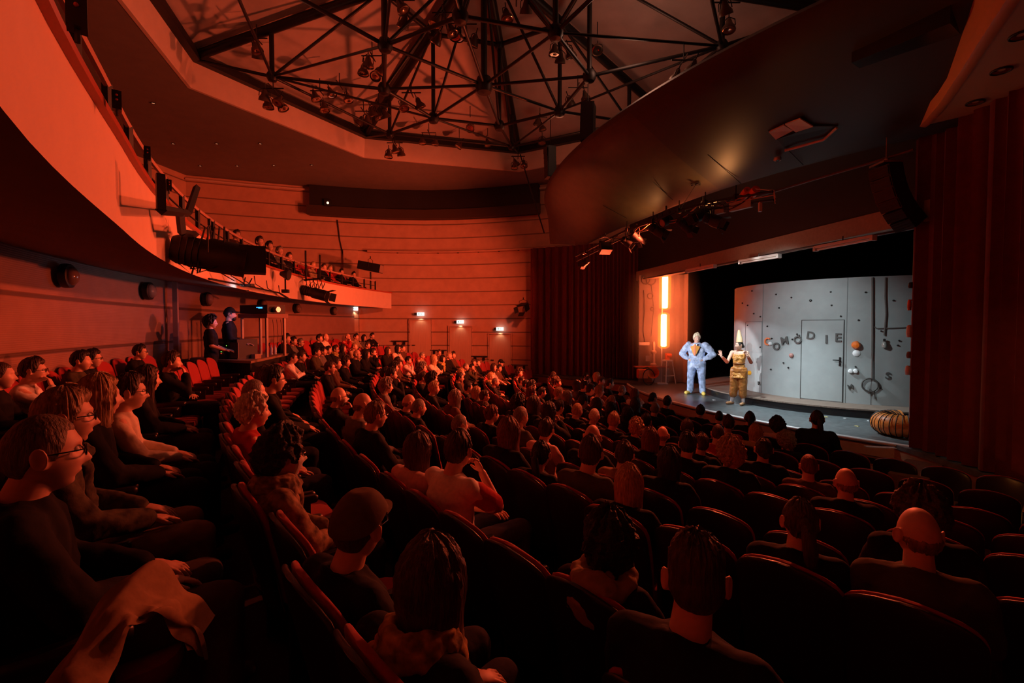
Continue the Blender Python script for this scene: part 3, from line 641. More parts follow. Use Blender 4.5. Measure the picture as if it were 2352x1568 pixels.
# bracket frame and big fixtures
c=PR(482,585,20.62); big_=fixture(c,c+Vector((3,1.6,-.5)),.80,.21,'large black follow spot bracketed to the balcony front','follow_spot',doors=False)
m=MB(); m.box((.42,.22,-.04),(.30,.34,.34),R_(28)); m.build('lamp_house','black',big_,False)
m=MB(); 
for k in range(5): m.tube([(-.3+.06*k,-.1,.15),(-.35+.08*k,-.2,-.05-.05*k),(-.2+.1*k,-.05,-.25+.03*k),(-.05+.06*k,.0,.35)],.012,6)
m.build('cable','black',big_)
t=thing('mounting_frame','black square tube frame holding the follow spot to the balcony','bracket',(0,0,0))
m=MB()
def sq(a,b,w=.07):
    a=Vector(a);b=Vector(b); m.tube([a,b],w*.6,4)
q=[PR(px,py,20.8) for px,py in ((368,400),(370,482),(432,490),(412,480),(418,535),(450,538),(452,430))]
sq(q[0],q[1]); sq(q[1],q[2]); sq(q[3],q[4]); sq(q[4],q[5]); sq(q[2],q[6]); m.build('tube','black',t)
c=PR(720,672,20.7); fixture(c,c+Vector((3,-.2,-.8)),.85,.16,'long black profile lamp hung low on the balcony front with barn doors','profile_spot')
m=MB(); c0=PR(715,645,20.75); m.tube([c0+Vector((-.5,.4,.05)),c0+Vector((.5,-.3,.05))],.03,6); m.tube([c0+Vector((-.2,.1,.0)),c0+Vector((-.2,.1,.9))],.025,6); m.tube([c0+Vector((.3,-.1,.0)),c0+Vector((.3,-.1,.75))],.025,6)
for k in range(7): m.tube([c0+Vector((-.5+.15*k,.3-.1*k,.05)),c0+Vector((-.45+.15*k,.3-.1*k,-.25)),c0+Vector((-.35+.15*k,.2-.1*k,-.1))],.012,5)
tag(m.build('lamp_bracket','black'),'black pipe bracket with cable loops above the low profile lamp','bracket')
c=PR(851,613,21.3); fixture(c,c+Vector((3,-.3,-.6)),.95,.20,'long rectangular black follow spot on a stand at the balcony end','follow_spot',doors=False,square=True)
m=MB(); cc=c.copy(); m.tube([cc+Vector((0,0,-.2)),(cc.x,cc.y,H+1.0)],.035,8); tag(m.build('lamp_stand','black'),'black post stand under the balcony end follow spot','stand')
c=PR(655,630,20.75); t=thing('cone_lamp','black cone shaped lamp on a thin pole at the balcony front','lamp',c); m=MB(); m.lathe([(0,-.14),(.05,-.12),(.14,.08),(.13,.10),(0,.09)],(0,0,0),16,Matrix.Rotation(R_(100),3,'Y')); m.build('shade','black',t); m=MB(); m.tube([(0,0,0),(0,0,-.42)],.02,6); m.box((0,0,-.42),(.16,.1,.08)); m.build('pole','black',t)
c=PR(570,655,20.8); t=thing('clip_lamp','small worklight clipped under the balcony front','lamp',c); m=MB(); m.box((0,0,0),(.30,.08,.05),R_(-30)); m.tube([(-.1,0,0),(-.05,0,.16)],.012,6); m.tube([(.0,0,0),(.08,0,.14)],.012,6); m.build('bracket','black',t); m=MB(); m.ell((-.12,0,.02),(.05,.03,.04),10); m.build('head','metal',t)
# pipe under the balcony and cable tray
m=MB(); m.tube([PR(570,668,20.95),PR(560,664,22.6)],.02,6); tag(m.build('soffit_pipe','metal'),'thin pipe under the balcony lit bluish white','pipe')
m=MB(); m.tube([(p_.x,p_.y,p_.z) for p_ in (PR(480,640,20.93),PR(560,655,20.93),PR(640,672,20.93),PR(668,690,20.93))],.018,6)
for k in range(6):
    a=PR(500+28*k,600+11*k,20.93); m.tube([a,a+Vector((.02,0,-.18)),a+Vector((.1,.3,-.30))],.010,5)
tag(m.build('cable_run','black'),'loose black cables fixed along the balcony front','cable')
p,a=farpt(1202,706,1.2); fixture(p,p+Vector((-2,-3,-1.6)),.34,.17,'black flood lamp fixed high beside the left curtain edge','side_flood',square=True)
# ---------------------------------------------------------------- control desk
DZ=H-.74
c0=PZ(576,829,-.74); c1=PZ(436,823,-.74); c2=PZ(664,811,-.74); dirx=(c1-c0); diry=(c2-c0)
c3=c1+diry
t=thing('control_desk','dark wooden sound desk table with pale top edge at the rear rows','desk',(0,0,0))
m=MB()
def slab(m,pts,z0,z1):
    k=len(pts); m.add([(p.x,p.y,z0) for p in pts]+[(p.x,p.y,z1) for p in pts],[tuple(range(k-1,-1,-1)),tuple(range(k,2*k))]+[(i,(i+1)%k,(i+1)%k+k,i+k) for i in range(k)])
slab(m,[c0,c1,c3,c2],DZ-.05,DZ); m.build('desk_top',mat('pale desk edge',(.34,.22,.15),.5),t,False)
ins=lambda p,cc=(c0+c1+c2+c3)/4:cc+(p-cc)*.93
m=MB(); slab(m,[ins(c0),ins(c1),ins(c3),ins(c2)],H-1.80,DZ-.05); m.build('desk_body','black',t,False)
ang=math.atan2(-dirx.y,-dirx.x)
ux=(c0-c1).normalized(); uy=(c2-c0).normalized()
def dk(a,b): # metres from corner c0: a back along the side, b along the front
    return c0-ux*a+uy*b
p=dk(.75,.55); t=thing('rack_case','black equipment rack with tiny coloured lights on the desk','rack',(p.x,p.y,DZ),ang)
m=MB(); m.box((0,0,.22),(.75,.5,.44)); m.build('case','black',t,False)
m=MB(); m.box((.30,-.26,.2),(.25,.02,.34)); m.box((-.1,-.255,.36),(.5,.01,.02)); m.build('front_panel',mat('brown panel',(.12,.07,.05),.5),t,False)
for nm,x,z,mt in(('indicator_light',.0,.30,'ledg'),('indicator_light',.04,.30,'ledg'),('indicator_light',-.14,.16,'ledg'),('indicator_light',-.14,.12,'ledr')):
    m=MB(); m.box((x,-.262,z),(.018,.01,.014)); m.build(nm,mt,t,False)
p=dk(.35,1.6); t=thing('projector_shelf','raised shelf on four thin legs over the sound desk','shelf',(p.x,p.y,DZ),ang)
zt=.98
m=MB(); m.box((0,0,zt),(1.0,.6,.10)); m.build('shelf_board',mat('red brown board',(.25,.07,.04),.5),t,False)
for x,y in((-.42,-.25),(.42,-.25),(-.42,.25),(.42,.25)):
    m=MB(); m.box((x,y,zt/2),(.05,.05,zt)); m.build('leg',mat('metal leg',(.35,.22,.16),.4),t,False)
P_=Vector((p.x,p.y,DZ+zt+.05)); t=thing('video_projector','black projector with blue display on the raised shelf','projector',P_,ang)
m=MB(); m.box((-.02,0,.11),(.95,.5,.20)); m.build('housing','black',t,False)
m=MB(); m.lathe([(0,0),(.07,0),(.065,.12),(0,.12)],(.46,-.05,.10),16,Matrix.Rotation(R_(90),3,'Y')); m.build('lens_barrel','metal',t)
m=MB(); 
for i,w in enumerate((.012,.012,.02,.02,.02,.02)): m.box((.10+i*.035,-.255,.15-(.01 if i>1 else 0)),(w,.01,.035 if i>1 else .015))
m.build('display','screenblue',t,False)
p=dk(.25,.75); m=MB(); m.box((p.x,p.y,DZ+.05),(.22,.16,.10),ang); tag(m.build('wooden_box','wood',smooth=False),'small wooden box at the desk corner','box')
p=dk(1.5,.25); m=MB(); m.box((p.x,p.y,DZ+.015),(.65,.30,.02),ang+.2); tag(m.build('script_pages',mat('paper',(.6,.5,.5),.6),smooth=False),'pale script pages lying open on the desk','papers')
for i,(a,b,lab) in enumerate(((.35,2.2,'pale bottle left of the shelf leg'),(.3,2.4,'pale bottle between the shelf legs'))):
    p=dk(a,b); m=MB(); m.lathe([(0,0),(.035,0),(.035,.16),(.012,.21),(.012,.25),(0,.25)],(p.x,p.y,DZ),12); tag(m.build('water_bottle',mat('bottle plastic',(.55,.6,.7),.15)),lab,'bottle','water bottles on the desk')
m=MB(); p=dk(.2,2.0)
for k in range(3): m.tube([(p.x+.1*k,p.y,DZ+.9),(p.x+.1*k+.03,p.y,DZ+.5),(p.x+.1*k-.02,p.y+.02,DZ+.05)],.006,5)
tag(m.build('hanging_wires','black'),'thin black wires hanging from the projector shelf','wires')
# ================================================================ PEOPLE
def sst(a,b,x):
    t=max(0,min(1,(x-a)/(b-a))); return t*t*(3-2*t)
def headshape(d):
    """point on the head surface for unit direction d, y = face, origin between the ears"""
    c=.128 if d.z>0 else .122
    r=1/math.sqrt((d.x/.077)**2+(d.y/(.094 if d.y>0 else .102))**2+(d.z/c)**2)
    p=d*r
    if p.z<0:
        s=min(1,-p.z/.122); p.x*=1-.36*s**1.6
        if p.y<0: p.y*=1-.55*sst(0,1,s)
        else: p.y+=.012*s
    if p.y>0:
        ax=abs(p.x)
        f=sst(0,.05,p.y)
        p.y-= .010*f*math.exp(-((p.z-.012)/.016)**2)*math.exp(-((ax-.031)/.018)**2)
        p.y+= .006*f*math.exp(-((p.z-.036)/.012)**2)*math.exp(-(ax/.05)**2)
        zt=-.034; nz=0
        if zt-.012<p.z<.02:
            q=(.02-p.z)/(.02-zt) if p.z>zt else 1-((zt-p.z)/.012)**1.0
            nz=.030*max(0,q)
        p.y+=f*nz*math.exp(-(ax/(.009+.007*max(0,min(1,(.02-p.z)/.05))))**2)
        p.y+=.007*f*math.exp(-((p.z+.063)/.008)**2)*math.exp(-(ax/.022)**2)
        p.y-=.004*f*math.exp(-((p.z+.0555)/.003)**2)*math.exp(-(ax/.02)**2)
        p.y-=.005*f*math.exp(-((p.z+.081)/.008)**2)*math.exp(-(ax/.02)**2)
        p.y+=.010*f*math.exp(-((p.z+.103)/.012)**2)*math.exp(-(ax/.022)**2)
        p.y+=.004*f*math.exp(-((p.z+.028)/.018)**2)*math.exp(-((ax-.042)/.016)**2)
        p.x*=1-.10*sst(.03,.09,p.y)*sst(-.02,.06,p.z)
    return p
def grid(fn,nt=54,nph=72):
    rings=[]
    for i in range(nt):
        th=math.pi*(i+.5)/nt; ring=[]
        for j in range(nph):
            ph=2*math.pi*j/nph; ring.append(fn(Vector((math.sin(th)*math.sin(ph),math.sin(th)*math.cos(ph),math.cos(th))),ph if ph<=math.pi else 2*math.pi-ph,ph))
        rings.append(ring)
    return rings
HC=Vector((0,-.05,1.165))     # head centre of the seated figure
def headmat(yaw,pitch=0): return Matrix.Rotation(yaw,3,'Z')@Matrix.Rotation(pitch,3,'X')
def remesh(mb,voxel,smooth=2,mats='skin',name='body',disp=0,dscale=.1):
    me=mb.mesh('tmp','skin'); o=bpy.data.objects.new('tmp',me); COL.objects.link(o)
    r=o.modifiers.new('r','REMESH'); r.mode='VOXEL'; r.voxel_size=voxel; r.use_smooth_shade=True
    s=o.modifiers.new('s','SMOOTH'); s.factor=.5; s.iterations=smooth
    if disp:
        tx=bpy.data.textures.new('folds','CLOUDS'); tx.noise_scale=dscale; tx.noise_depth=1
        d=o.modifiers.new('d','DISPLACE'); d.texture=tx; d.strength=disp; d.mid_level=.5; d.texture_coords='LOCAL'
    dg=bpy.context.evaluated_depsgraph_get(); m2=bpy.data.meshes.new_from_object(o.evaluated_get(dg)); m2.name=name
    m2.materials.clear(); m2.materials.append(M[mats] if isinstance(mats,str) else mats)
    for p in m2.polygons: p.use_smooth=True; p.material_index=0
    bpy.data.objects.remove(o); bpy.data.meshes.remove(me); return m2
V=Vector
def seated(pose):
    J=dict(pel=V((0,-.07,.55)),waist=V((0,-.10,.72)),chest=V((0,-.12,.89)),nb=V((0,-.11,1.02)),hc=HC)
    for s,n in((-1,'L'),(1,'R')):
        J['hip'+n]=V((.09*s,-.04,.535)); J['knee'+n]=V((.13*s,.42,.535)); J['ank'+n]=V((.12*s,.42,.10)); J['toe'+n]=V((.13*s,.57,.045))
        J['sh'+n]=V((.185*s,-.115,.975)); J['el'+n]=V((.245*s,.00,.73)); J['wr'+n]=V((.10*s,.22,.67)); J['hd'+n]=V((-.3*s,.85,-.25)); J['hn'+n]=V((0,0,-1)); J['curl'+n]=.5
    if pose=='crossed':
        for s,n in((-1,'L'),(1,'R')):
            J['el'+n]=V((.235*s,.07,.76)); J['wr'+n]=V((-.02*s,.15+.03*s,.80)); J['hd'+n]=V((-1*s,-.05,.12)); J['hn'+n]=V((0,-1,0))
    if pose=='chin':
        J['elR']=V((.20,.12,.80)); J['wrR']=V((.07,.10,1.00)); J['hdR']=V((-.35,-.25,.8)); J['hnR']=V((-.3,-1,0)); J['curlR']=1.3
        J['elL']=V((-.2,.06,.74)); J['wrL']=V((.05,.16,.73)); J['hdL']=V((1,.2,0)); J['hnL']=V((0,0,-1))
    if pose=='knee':
        J['elR']=V((.25,.08,.74)); J['wrR']=V((.16,.33,.665)); J['hdR']=V((-.1,1,-.28)); J['hnR']=V((0,0,-1)); J['curlR']=.35
    return J
def standing(pose):
    J=dict(pel=V((0,0,.93)),waist=V((0,0,1.10)),chest=V((0,-.01,1.28)),nb=V((0,-.015,1.44)),hc=V((0,.01,1.585)))
    for s,n in((-1,'L'),(1,'R')):
        J['hip'+n]=V((.09*s,0,.90)); J['knee'+n]=V((.11*s,.02,.49)); J['ank'+n]=V((.12*s,-.01,.10)); J['toe'+n]=V((.15*s,.13,.04))
        J['sh'+n]=V((.19*s,-.015,1.395)); J['el'+n]=V((.25*s,.02,1.12)); J['wr'+n]=V((.2*s,.25,1.02)); J['hd'+n]=V((-.1*s,1,-.1)); J['hn'+n]=V((0,0,-1)); J['curl'+n]=.4
    if pose=='akimbo':
        for s,n in((-1,'L'),(1,'R')):
            J['hip'+n]=V((.11*s,0,.90)); J['knee'+n]=V((.15*s,.02,.49)); J['ank'+n]=V((.17*s,-.01,.10)); J['toe'+n]=V((.24*s,.12,.04))
            J['sh'+n]=V((.22*s,-.015,1.40)); J['el'+n]=V((.43*s,-.06,1.14)); J['wr'+n]=V((.20*s,.07,.99)); J['hd'+n]=V((-.6*s,.5,-.35)); J['hn'+n]=V((-.8*s,-.4,0)); J['curl'+n]=1.2
    if pose=='raised':
        J['elR']=V((.27,.10,1.13)); J['wrR']=V((.36,.28,1.30)); J['hdR']=V((.12,.2,1)); J['hnR']=V((-.3,1,0)); J['curlR']=.35
        J['elL']=V((-.30,-.02,1.14)); J['wrL']=V((-.27,.16,1.33)); J['hdL']=V((.4,.1,.8)); J['hnL']=V((.3,1,.2)); J['curlL']=1.0
        J['ankR']=V((.15,.05,.10)); J['toeR']=V((.22,.18,.04)); J['toeL']=V((-.12,.14,.04)); J['ankL']=V((-.12,0,.10))
    return J
def hand(mb,w,d,n,curl,side,k=1.0):
    d=V(d).normalized(); n=V(n); n=(n-d*n.dot(d)).normalized(); s=d.cross(n).normalized()   # n = palm normal
    q=Matrix((s,n,d)).transposed()
    pc=w+d*.050*k; mb.ell(pc,(.041*k,.017*k,.052*k),12,q)
    for i in range(4):
        off=(i-1.5)*.0215*k; L=(.072,.082,.076,.058)[i]*k if side>0 else (.058,.076,.082,.072)[i]*k
        a=pc+d*.040*k+s*off; b=a+(d*math.cos(curl*.5)+n*math.sin(curl*.5))*L*.5+s*off*.15; c=b+(d*math.cos(curl*1.4)+n*math.sin(curl*1.4))*L*.5+s*off*.1
        mb.capsule(a,.0095*k,b,.0088*k,8); mb.capsule(b,.0088*k,c,.0072*k,8)
    ts=s*(-1 if side>0 else 1)
    a=pc-d*.022*k+ts*.030*k; b=a+(d*.6+ts*.75+n*.25)*.036*k; c=b+(d*.85+ts*.2+n*.3)*.034*k
    mb.capsule(a,.013*k,b,.011*k,8); mb.capsule(b,.011*k,c,.008*k,8)
def torso(mb,J,g=0,w=1.0):
    pts=[(J['pel']+V((0,0,-.07)),.135,.10),(J['pel'],.165,.115),(J['waist'],.150,.108),(J['chest'],.175,.118),(J['chest']+(J['nb']-J['chest'])*.62,.172,.098),(J['nb'],.085,.068),(J['nb']+V((0,0,.02)),.055,.055)]
    rings=[]
    for p,a,b in pts:
        rings.append([p+V(((a*w+g)*math.cos(2*math.pi*k/20),(b*w+g)*math.sin(2*math.pi*k/20),0)) for k in range(20)])
    mb.loft(rings)
def body_mesh(J,yaw,voxel,w=1.0,pitch=0,arm=1.0):
    mb=MB(); q=headmat(yaw,pitch); hc=J['hc']
    mb.loft(grid(lambda d,a,ph:hc+q@headshape(d)))
    for s in(-1,1):
        mb.ell(hc+q@V((.081*s,-.010,-.002)),(.009,.021,.034),10,q@Matrix.Rotation(.35*s,3,'Z')@Matrix.Rotation(.15,3,'X'))
        mb.torus(hc+q@V((.0895*s,-.014,.003)),.0225,.0055,q@Matrix.Rotation(-.4*s,3,'Z')@Matrix.Rotation(R_(90),3,'Y')@Matrix.Rotation(.1,3,'Z'),16,6,(1.35,.85))
    mb.capsule(J['nb']+V((0,-.005,-.02)),.062*w,hc+V((0,-.022,-.06)),.054*w,18)
    torso(mb,J,0,w)
    for s,n in((-1,'L'),(1,'R')):
        mb.capsule(J['nb']+V((.03*s,0,-.035)),.050,J['sh'+n]+V((-.01*s,0,.0)),.048,12)
        mb.capsule(J['sh'+n],.052*arm,J['el'+n],.040*arm,12); mb.capsule(J['el'+n],.040*arm,J['wr'+n],.027,12)
        hand(mb,J['wr'+n],J['hd'+n],J['hn'+n],J['curl'+n],s)
        mb.capsule(J['hip'+n],.085*w,J['knee'+n],.058,14); mb.capsule(J['knee'+n],.056,J['ank'+n],.038,12); mb.capsule(J['ank'+n]+V((0,-.03,-.05)),.042,J['toe'+n],.035,10)
    return remesh(mb,voxel,2,'skin','body')
def top_mesh(J,kind,w=1.0,short=False,mats='cloth',voxel=.011):
    mb=MB(); g=.022 if kind in('jacket','hood') else .013
    torso(mb,J,g,w)
    for s,n in((-1,'L'),(1,'R')):
        e=J['el'+n]; wr=J['wr'+n]; sh=J['sh'+n]; mb.capsule(J['nb']+V((.035*s,0,-.040)),.052+g*.7,sh+V((-.01*s,0,-.004)),.052+g*.8,12)
        if short: mb.capsule(sh,.055+g,sh.lerp(e,.75),.055+g,14)
        else: mb.capsule(sh+V((0,0,-.012)),.049+g,e,.044+g,14); mb.capsule(e,.044+g,e.lerp(wr,.93),.030+g,14)
    nb=J['nb']
    if kind=='jacket':
        rings=[]
        for k in range(24):
            a=2*math.pi*k/24; f=.5+.5*math.sin(a)
            c=nb+V((.074*w*math.cos(a),.064*w*math.sin(a)-.004-.00*f,.036-.075*f))
            rings.append((c,.017))
        for i in range(24): mb.capsule(rings[i][0],.016,rings[(i+1)%24][0]+V((0,0,.0001)),.016,8)
        for i in (0,12): pass
        for s in(-1,1): mb.capsule(nb+V((.05*s,.07,-.08)),.018,J['chest']+V((.02*s,.135*w,-.08)),.014,8)
    else:
        mb.torus(nb+V((0,.002,.012)),.062*w,.011,None,24,8)
    return remesh(mb,voxel,3,mats,'top',.022,.09)
def legs_mesh(J,w=1.0,shoes=True,g=.016,mats='cloth',cut=1.0):
    mb=MB()
    rings=[]
    for p,a,b in [(J['pel']+V((0,0,-.10)),.13,.10),(J['pel']+V((0,0,-.03)),.165,.115),(J['pel']+V((0,0,.07)),.160,.112)]:
        rings.append([p+V(((a*w+g)*math.cos(2*math.pi*k/18),(b*w+g)*math.sin(2*math.pi*k/18),0)) for k in range(18)])
    mb.loft(rings)
    for s,n in((-1,'L'),(1,'R')):
        mb.capsule(J['hip'+n],.088*w+g,J['knee'+n],.062+g,14); mb.capsule(J['knee'+n],.060+g,J['knee'+n].lerp(J['ank'+n],cut),.050+g,12)
        if shoes: mb.capsule(J['ank'+n]+V((0,-.03,-.045)),.046,J['toe'+n]+V((0,.01,.0)),.040,10)
    return remesh(mb,.013,3,mats,'trousers',.016,.08)
def hair_mesh(style,yaw,hc=HC,pitch=0,seed=0):
    q=headmat(yaw,pitch)
    curly=style in('curly',); fl=style in('fluffy','curly')
    def fn(d,a,ph):
        deg=math.degrees(a); p=headshape(d)
        nz=noise.noise(V((math.sin(ph)*3.0+seed,math.cos(ph)*3.0,p.z*9)))
        st=noise.noise(V((math.sin(ph)*16,math.cos(ph)*16+seed,p.z*10)))
        fine=noise.noise(p*75)
        # lower edge of the hair around the head
        if style in('crop','spiky','short','wavy','highlight','bald','ponytail','bun','updo','fluffy','curly'):
            zl= .072-.006*nz if deg<38 else (.072-(deg-38)/34*.085 if deg<72 else (-.013+.0*deg if deg<82 else (-.010+ .03*math.exp(-((deg-95)/9)**2) if deg<108 else -.012-(deg-108)/40*.055 if deg<148 else -.067)))
            if style in('curly','fluffy'): zl-= .012 if deg>72 else 0
        else:
            zl=.070 if deg<34 else (.070-(deg-34)/22*.18 if deg<56 else -.14)
        T=dict(crop=.006,spiky=.006,short=.017,wavy=.026,highlight=.026,bald=.004,ponytail=.010,bun=.010,updo=.016,fluffy=.034,curly=.052,bob=.026,long=.024)[style]
        m=sst(zl-.010,zl+.012,p.z)
        if style=='bald': m*= (1-sst(-.005,.045,p.z))*sst(75,100,deg)
        if style in('bob','long'):
            m=1.0 if deg>56 else m
        t=T*(1+ .35*nz)
        if style in('short','wavy','highlight','crop'): t*=(.55+.7*sst(-.03,.10,p.z)); 
        if style in('short','wavy','highlight'): t+=.010*sst(.05,.10,p.z)*sst(60,20,deg)
        t+= (.018*fine+.012*nz if fl else .007*st+ .005*fine)
        if style=='crop' : t=.006+.002*fine
        if style=='spiky': t=.006+.002*fine+sst(.03,.10,p.z)*(.020+.016*abs(fine)+.010*st)
        off=-.014+(t+.014)*m
        r=p.length; pp=p*((r+off)/r)
        if style=='bob' and deg>50 and p.z<.03:
            k=sst(.03,-.10,p.z); e=V((math.sin(ph)*.098,math.cos(ph)*.108-.006,0)); pp.x=pp.x*(1-k)+e.x*k; pp.y=pp.y*(1-k)+e.y*k; pp.z=max(pp.z,-.14)-.035*k+.006*st*k
            if deg<64: pp.x*=.97
        if style=='long' and deg>50 and p.z<.03:
            k=sst(.03,-.09,p.z); dn=sst(0,-.122,p.z); e=V((math.sin(ph)*(.102),math.cos(ph)*.105-.012,0))
            if deg<75: e*=.93
            pp.x=pp.x*(1-k)+e.x*k*(1-.15*dn); pp.y=pp.y*(1-k)+e.y*k; pp.z=pp.z-.26*dn-.02*k+.014*st*k
        return hc+q@pp
    mb=MB(); mb.loft(grid(fn,48,84 if style!='curly' else 96))
    if style=='ponytail':
        b=hc+q@V((0,-.108,.035)); mb.ell(b,(.034,.03,.034),12); mb.tube([b,b+q@V((0,-.045,-.04)),b+q@V((.01,-.05,-.13)),b+q@V((.02,-.03,-.24)),b+q@V((.025,-.03,-.31))],[.022,.034,.036,.026,.006],12)
    if style in('bun','updo'):
        b=hc+q@V((0,-.10,-.03 if style=='bun' else .05)); mb.ell(b,(.042,.036,.038),14); mb.torus(b+q@V((0,-.02,0)),.024,.014,q@Matrix.Rotation(R_(90),3,'X'),18,8)
    return mb.mesh('hair','curlhair' if curly else 'hair')
def hat_mesh(kind,yaw,hc=HC,pitch=0):
    q=headmat(yaw,pitch); mb=MB()
    def fn(d,a,ph):
        p=headshape(d); deg=math.degrees(a)
        if kind=='flatcap':
            zl=.045-.045*sst(60,150,deg); m=sst(zl-.01,zl+.006,p.z); off=-.014+.036*m; pp=p*((p.length+off)/p.length)
            if m>.5: pp.z=min(pp.z,.140+.012*(-d.y)); pp.x*=1.09; pp.y=pp.y*1.07+.014
        else:
            zl=.05-.05*sst(60,150,deg); m=sst(zl-.01,zl+.006,p.z); off=-.014+.030*m; pp=p*((p.length+off)/p.length)
            if m>.5: pp.z*=1.04
        return hc+q@pp
    mb.loft(grid(fn,44,64))
    # peak
    rings=[]
    for k in range(13):
        a=R_(-62+124*k/12); x=math.sin(a); y=math.cos(a); inn=V((x*.088,y*.098,.052)); o=V((x*.100,y*.104+.070*max(0,math.cos(a*1.35)),.030 if kind=='cap' else .046))
        rings.append([hc+q@v for v in (inn,o,o+V((0,0,.007)),inn+V((0,0,.012)))])
    mb.loft(rings); return mb.mesh('hat','cloth')
def glasses_mesh(yaw,hc=HC,pitch=0):
    q=headmat(yaw,pitch); mb=MB()
    for s in(-1,1):
        mb.torus(hc+q@V((.032*s,.100,.008)),.023,.0024,q@Matrix.Rotation(R_(90),3,'X')@Matrix.Rotation(.0,3,'Z'),20,6,(1.12,.85))
        mb.tube([hc+q@V((.057*s,.098,.014)),hc+q@V((.074*s,.075,.014)),hc+q@V((.082*s,.0,.012)),hc+q@V((.082*s,-.018,-.004))],.0024,6)
    mb.tube([hc+q@V((-.010,.101,.012)),hc+q@V((0,.104,.014)),hc+q@V((.010,.101,.012))],.0024,6)
    return mb.mesh('glasses','blackg')
def eyes_mesh(yaw,hc=HC,pitch=0):
    q=headmat(yaw,pitch); mb=MB()
    for s in(-1,1):
        mb.m=0; mb.ell(hc+q@V((.031*s,.074,.012)),(.0125,.0125,.0095),12,q); mb.m=1; mb.ell(hc+q@V((.031*s,.0835,.012)),(.0055,.004,.0055),10,q)
    return mb.mesh('eyes',['eye','iris'])
def mask_mesh(yaw,hc=HC):
    q=headmat(yaw); mb=MB()
    def fn(d,a,ph):
        p=headshape(d); m=sst(-.012,-.022,p.z)*sst(-.125,-.112,p.z)*sst(64,54,math.degrees(a)); r=p.length
        return hc+q@(p*((r-.012+.024*m)/r))
    mb.loft(grid(fn,50,60)); 
    for s in(-1,1): mb.tube([hc+q@V((.058*s,.06,-.03)),hc+q@V((.079*s,.01,-.01)),hc+q@V((.085*s,-.02,.01))],.002,5)
    return mb.mesh('face_mask','cloth')
def scarf_mesh(J=None):
    mb=MB(); nb=V((0,-.11,1.02)); rnd=random.Random(2)
    for k in range(3):
        mb.torus(nb+V((0,.012,.035-.034*k)),.080+.016*k,.025,Matrix.Rotation(.12*(k-1),3,'X')@Matrix.Rotation(.1*(k-1),3,'Y'),26,10,(1.1,1.05))
    mb.capsule(nb+V((.05,.10,-.03)),.04,nb+V((.03,.115,-.27)),.045,12); mb.capsule(nb+V((-.04,.10,-.03)),.035,nb+V((-.05,.10,-.2)),.04,12)
    return remesh(mb,.009,1,'pattern','scarf',.03,.04)
def hood_mesh():
    mb=MB(); nb=V((0,-.11,1.02))
    mb.torus(nb+V((0,-.01,.02)),.105,.038,Matrix.Rotation(.35,3,'X'),26,10,(1.15,1.0)); mb.ell(nb+V((0,-.13,-.05)),(.13,.055,.12),16); mb.ell(nb+V((0,-.10,.03)),(.12,.06,.05),16)
    return remesh(mb,.010,1,'cloth','hood',.03,.05)
CACHE={}
TRO={(150,962):(.27,.18,.10),(100,1045):(.10,.075,.055),(338,872):(.05,.04,.03)}
def cached(key,fn):
    if key not in CACHE: CACHE[key]=fn()
    return CACHE[key]
HCOL=dict(ash=(.16,.11,.07),fair=(.42,.28,.15),blond=(.55,.36,.17),brown=(.07,.035,.018),dark=(.022,.013,.010),black=(.010,.007,.007),grey=(.26,.23,.20),white=(.72,.66,.55),red=(.17,.04,.015),highlight=(.20,.11,.05))
CCOL=dict(black=(.007,.0065,.007),olive=(.07,.06,.035),cream=(.72,.64,.52),grey=(.16,.15,.14),white=(.82,.80,.76),red=(.45,.03,.025),tan=(.34,.25,.15),stripe=(.10,.08,.07),yellow=(.50,.38,.12),brown=(.10,.05,.03),pink=(.70,.48,.44),gold=(.42,.28,.10),floral=(.28,.18,.10),polo=(.86,.84,.80))
STAGE_T=Vector((6.0,12.7))
def qyaw(y): return round(max(-40,min(40,y))/20)*20
def setc(o,c): o.color=(*c,1)
SEAT_MESH={}
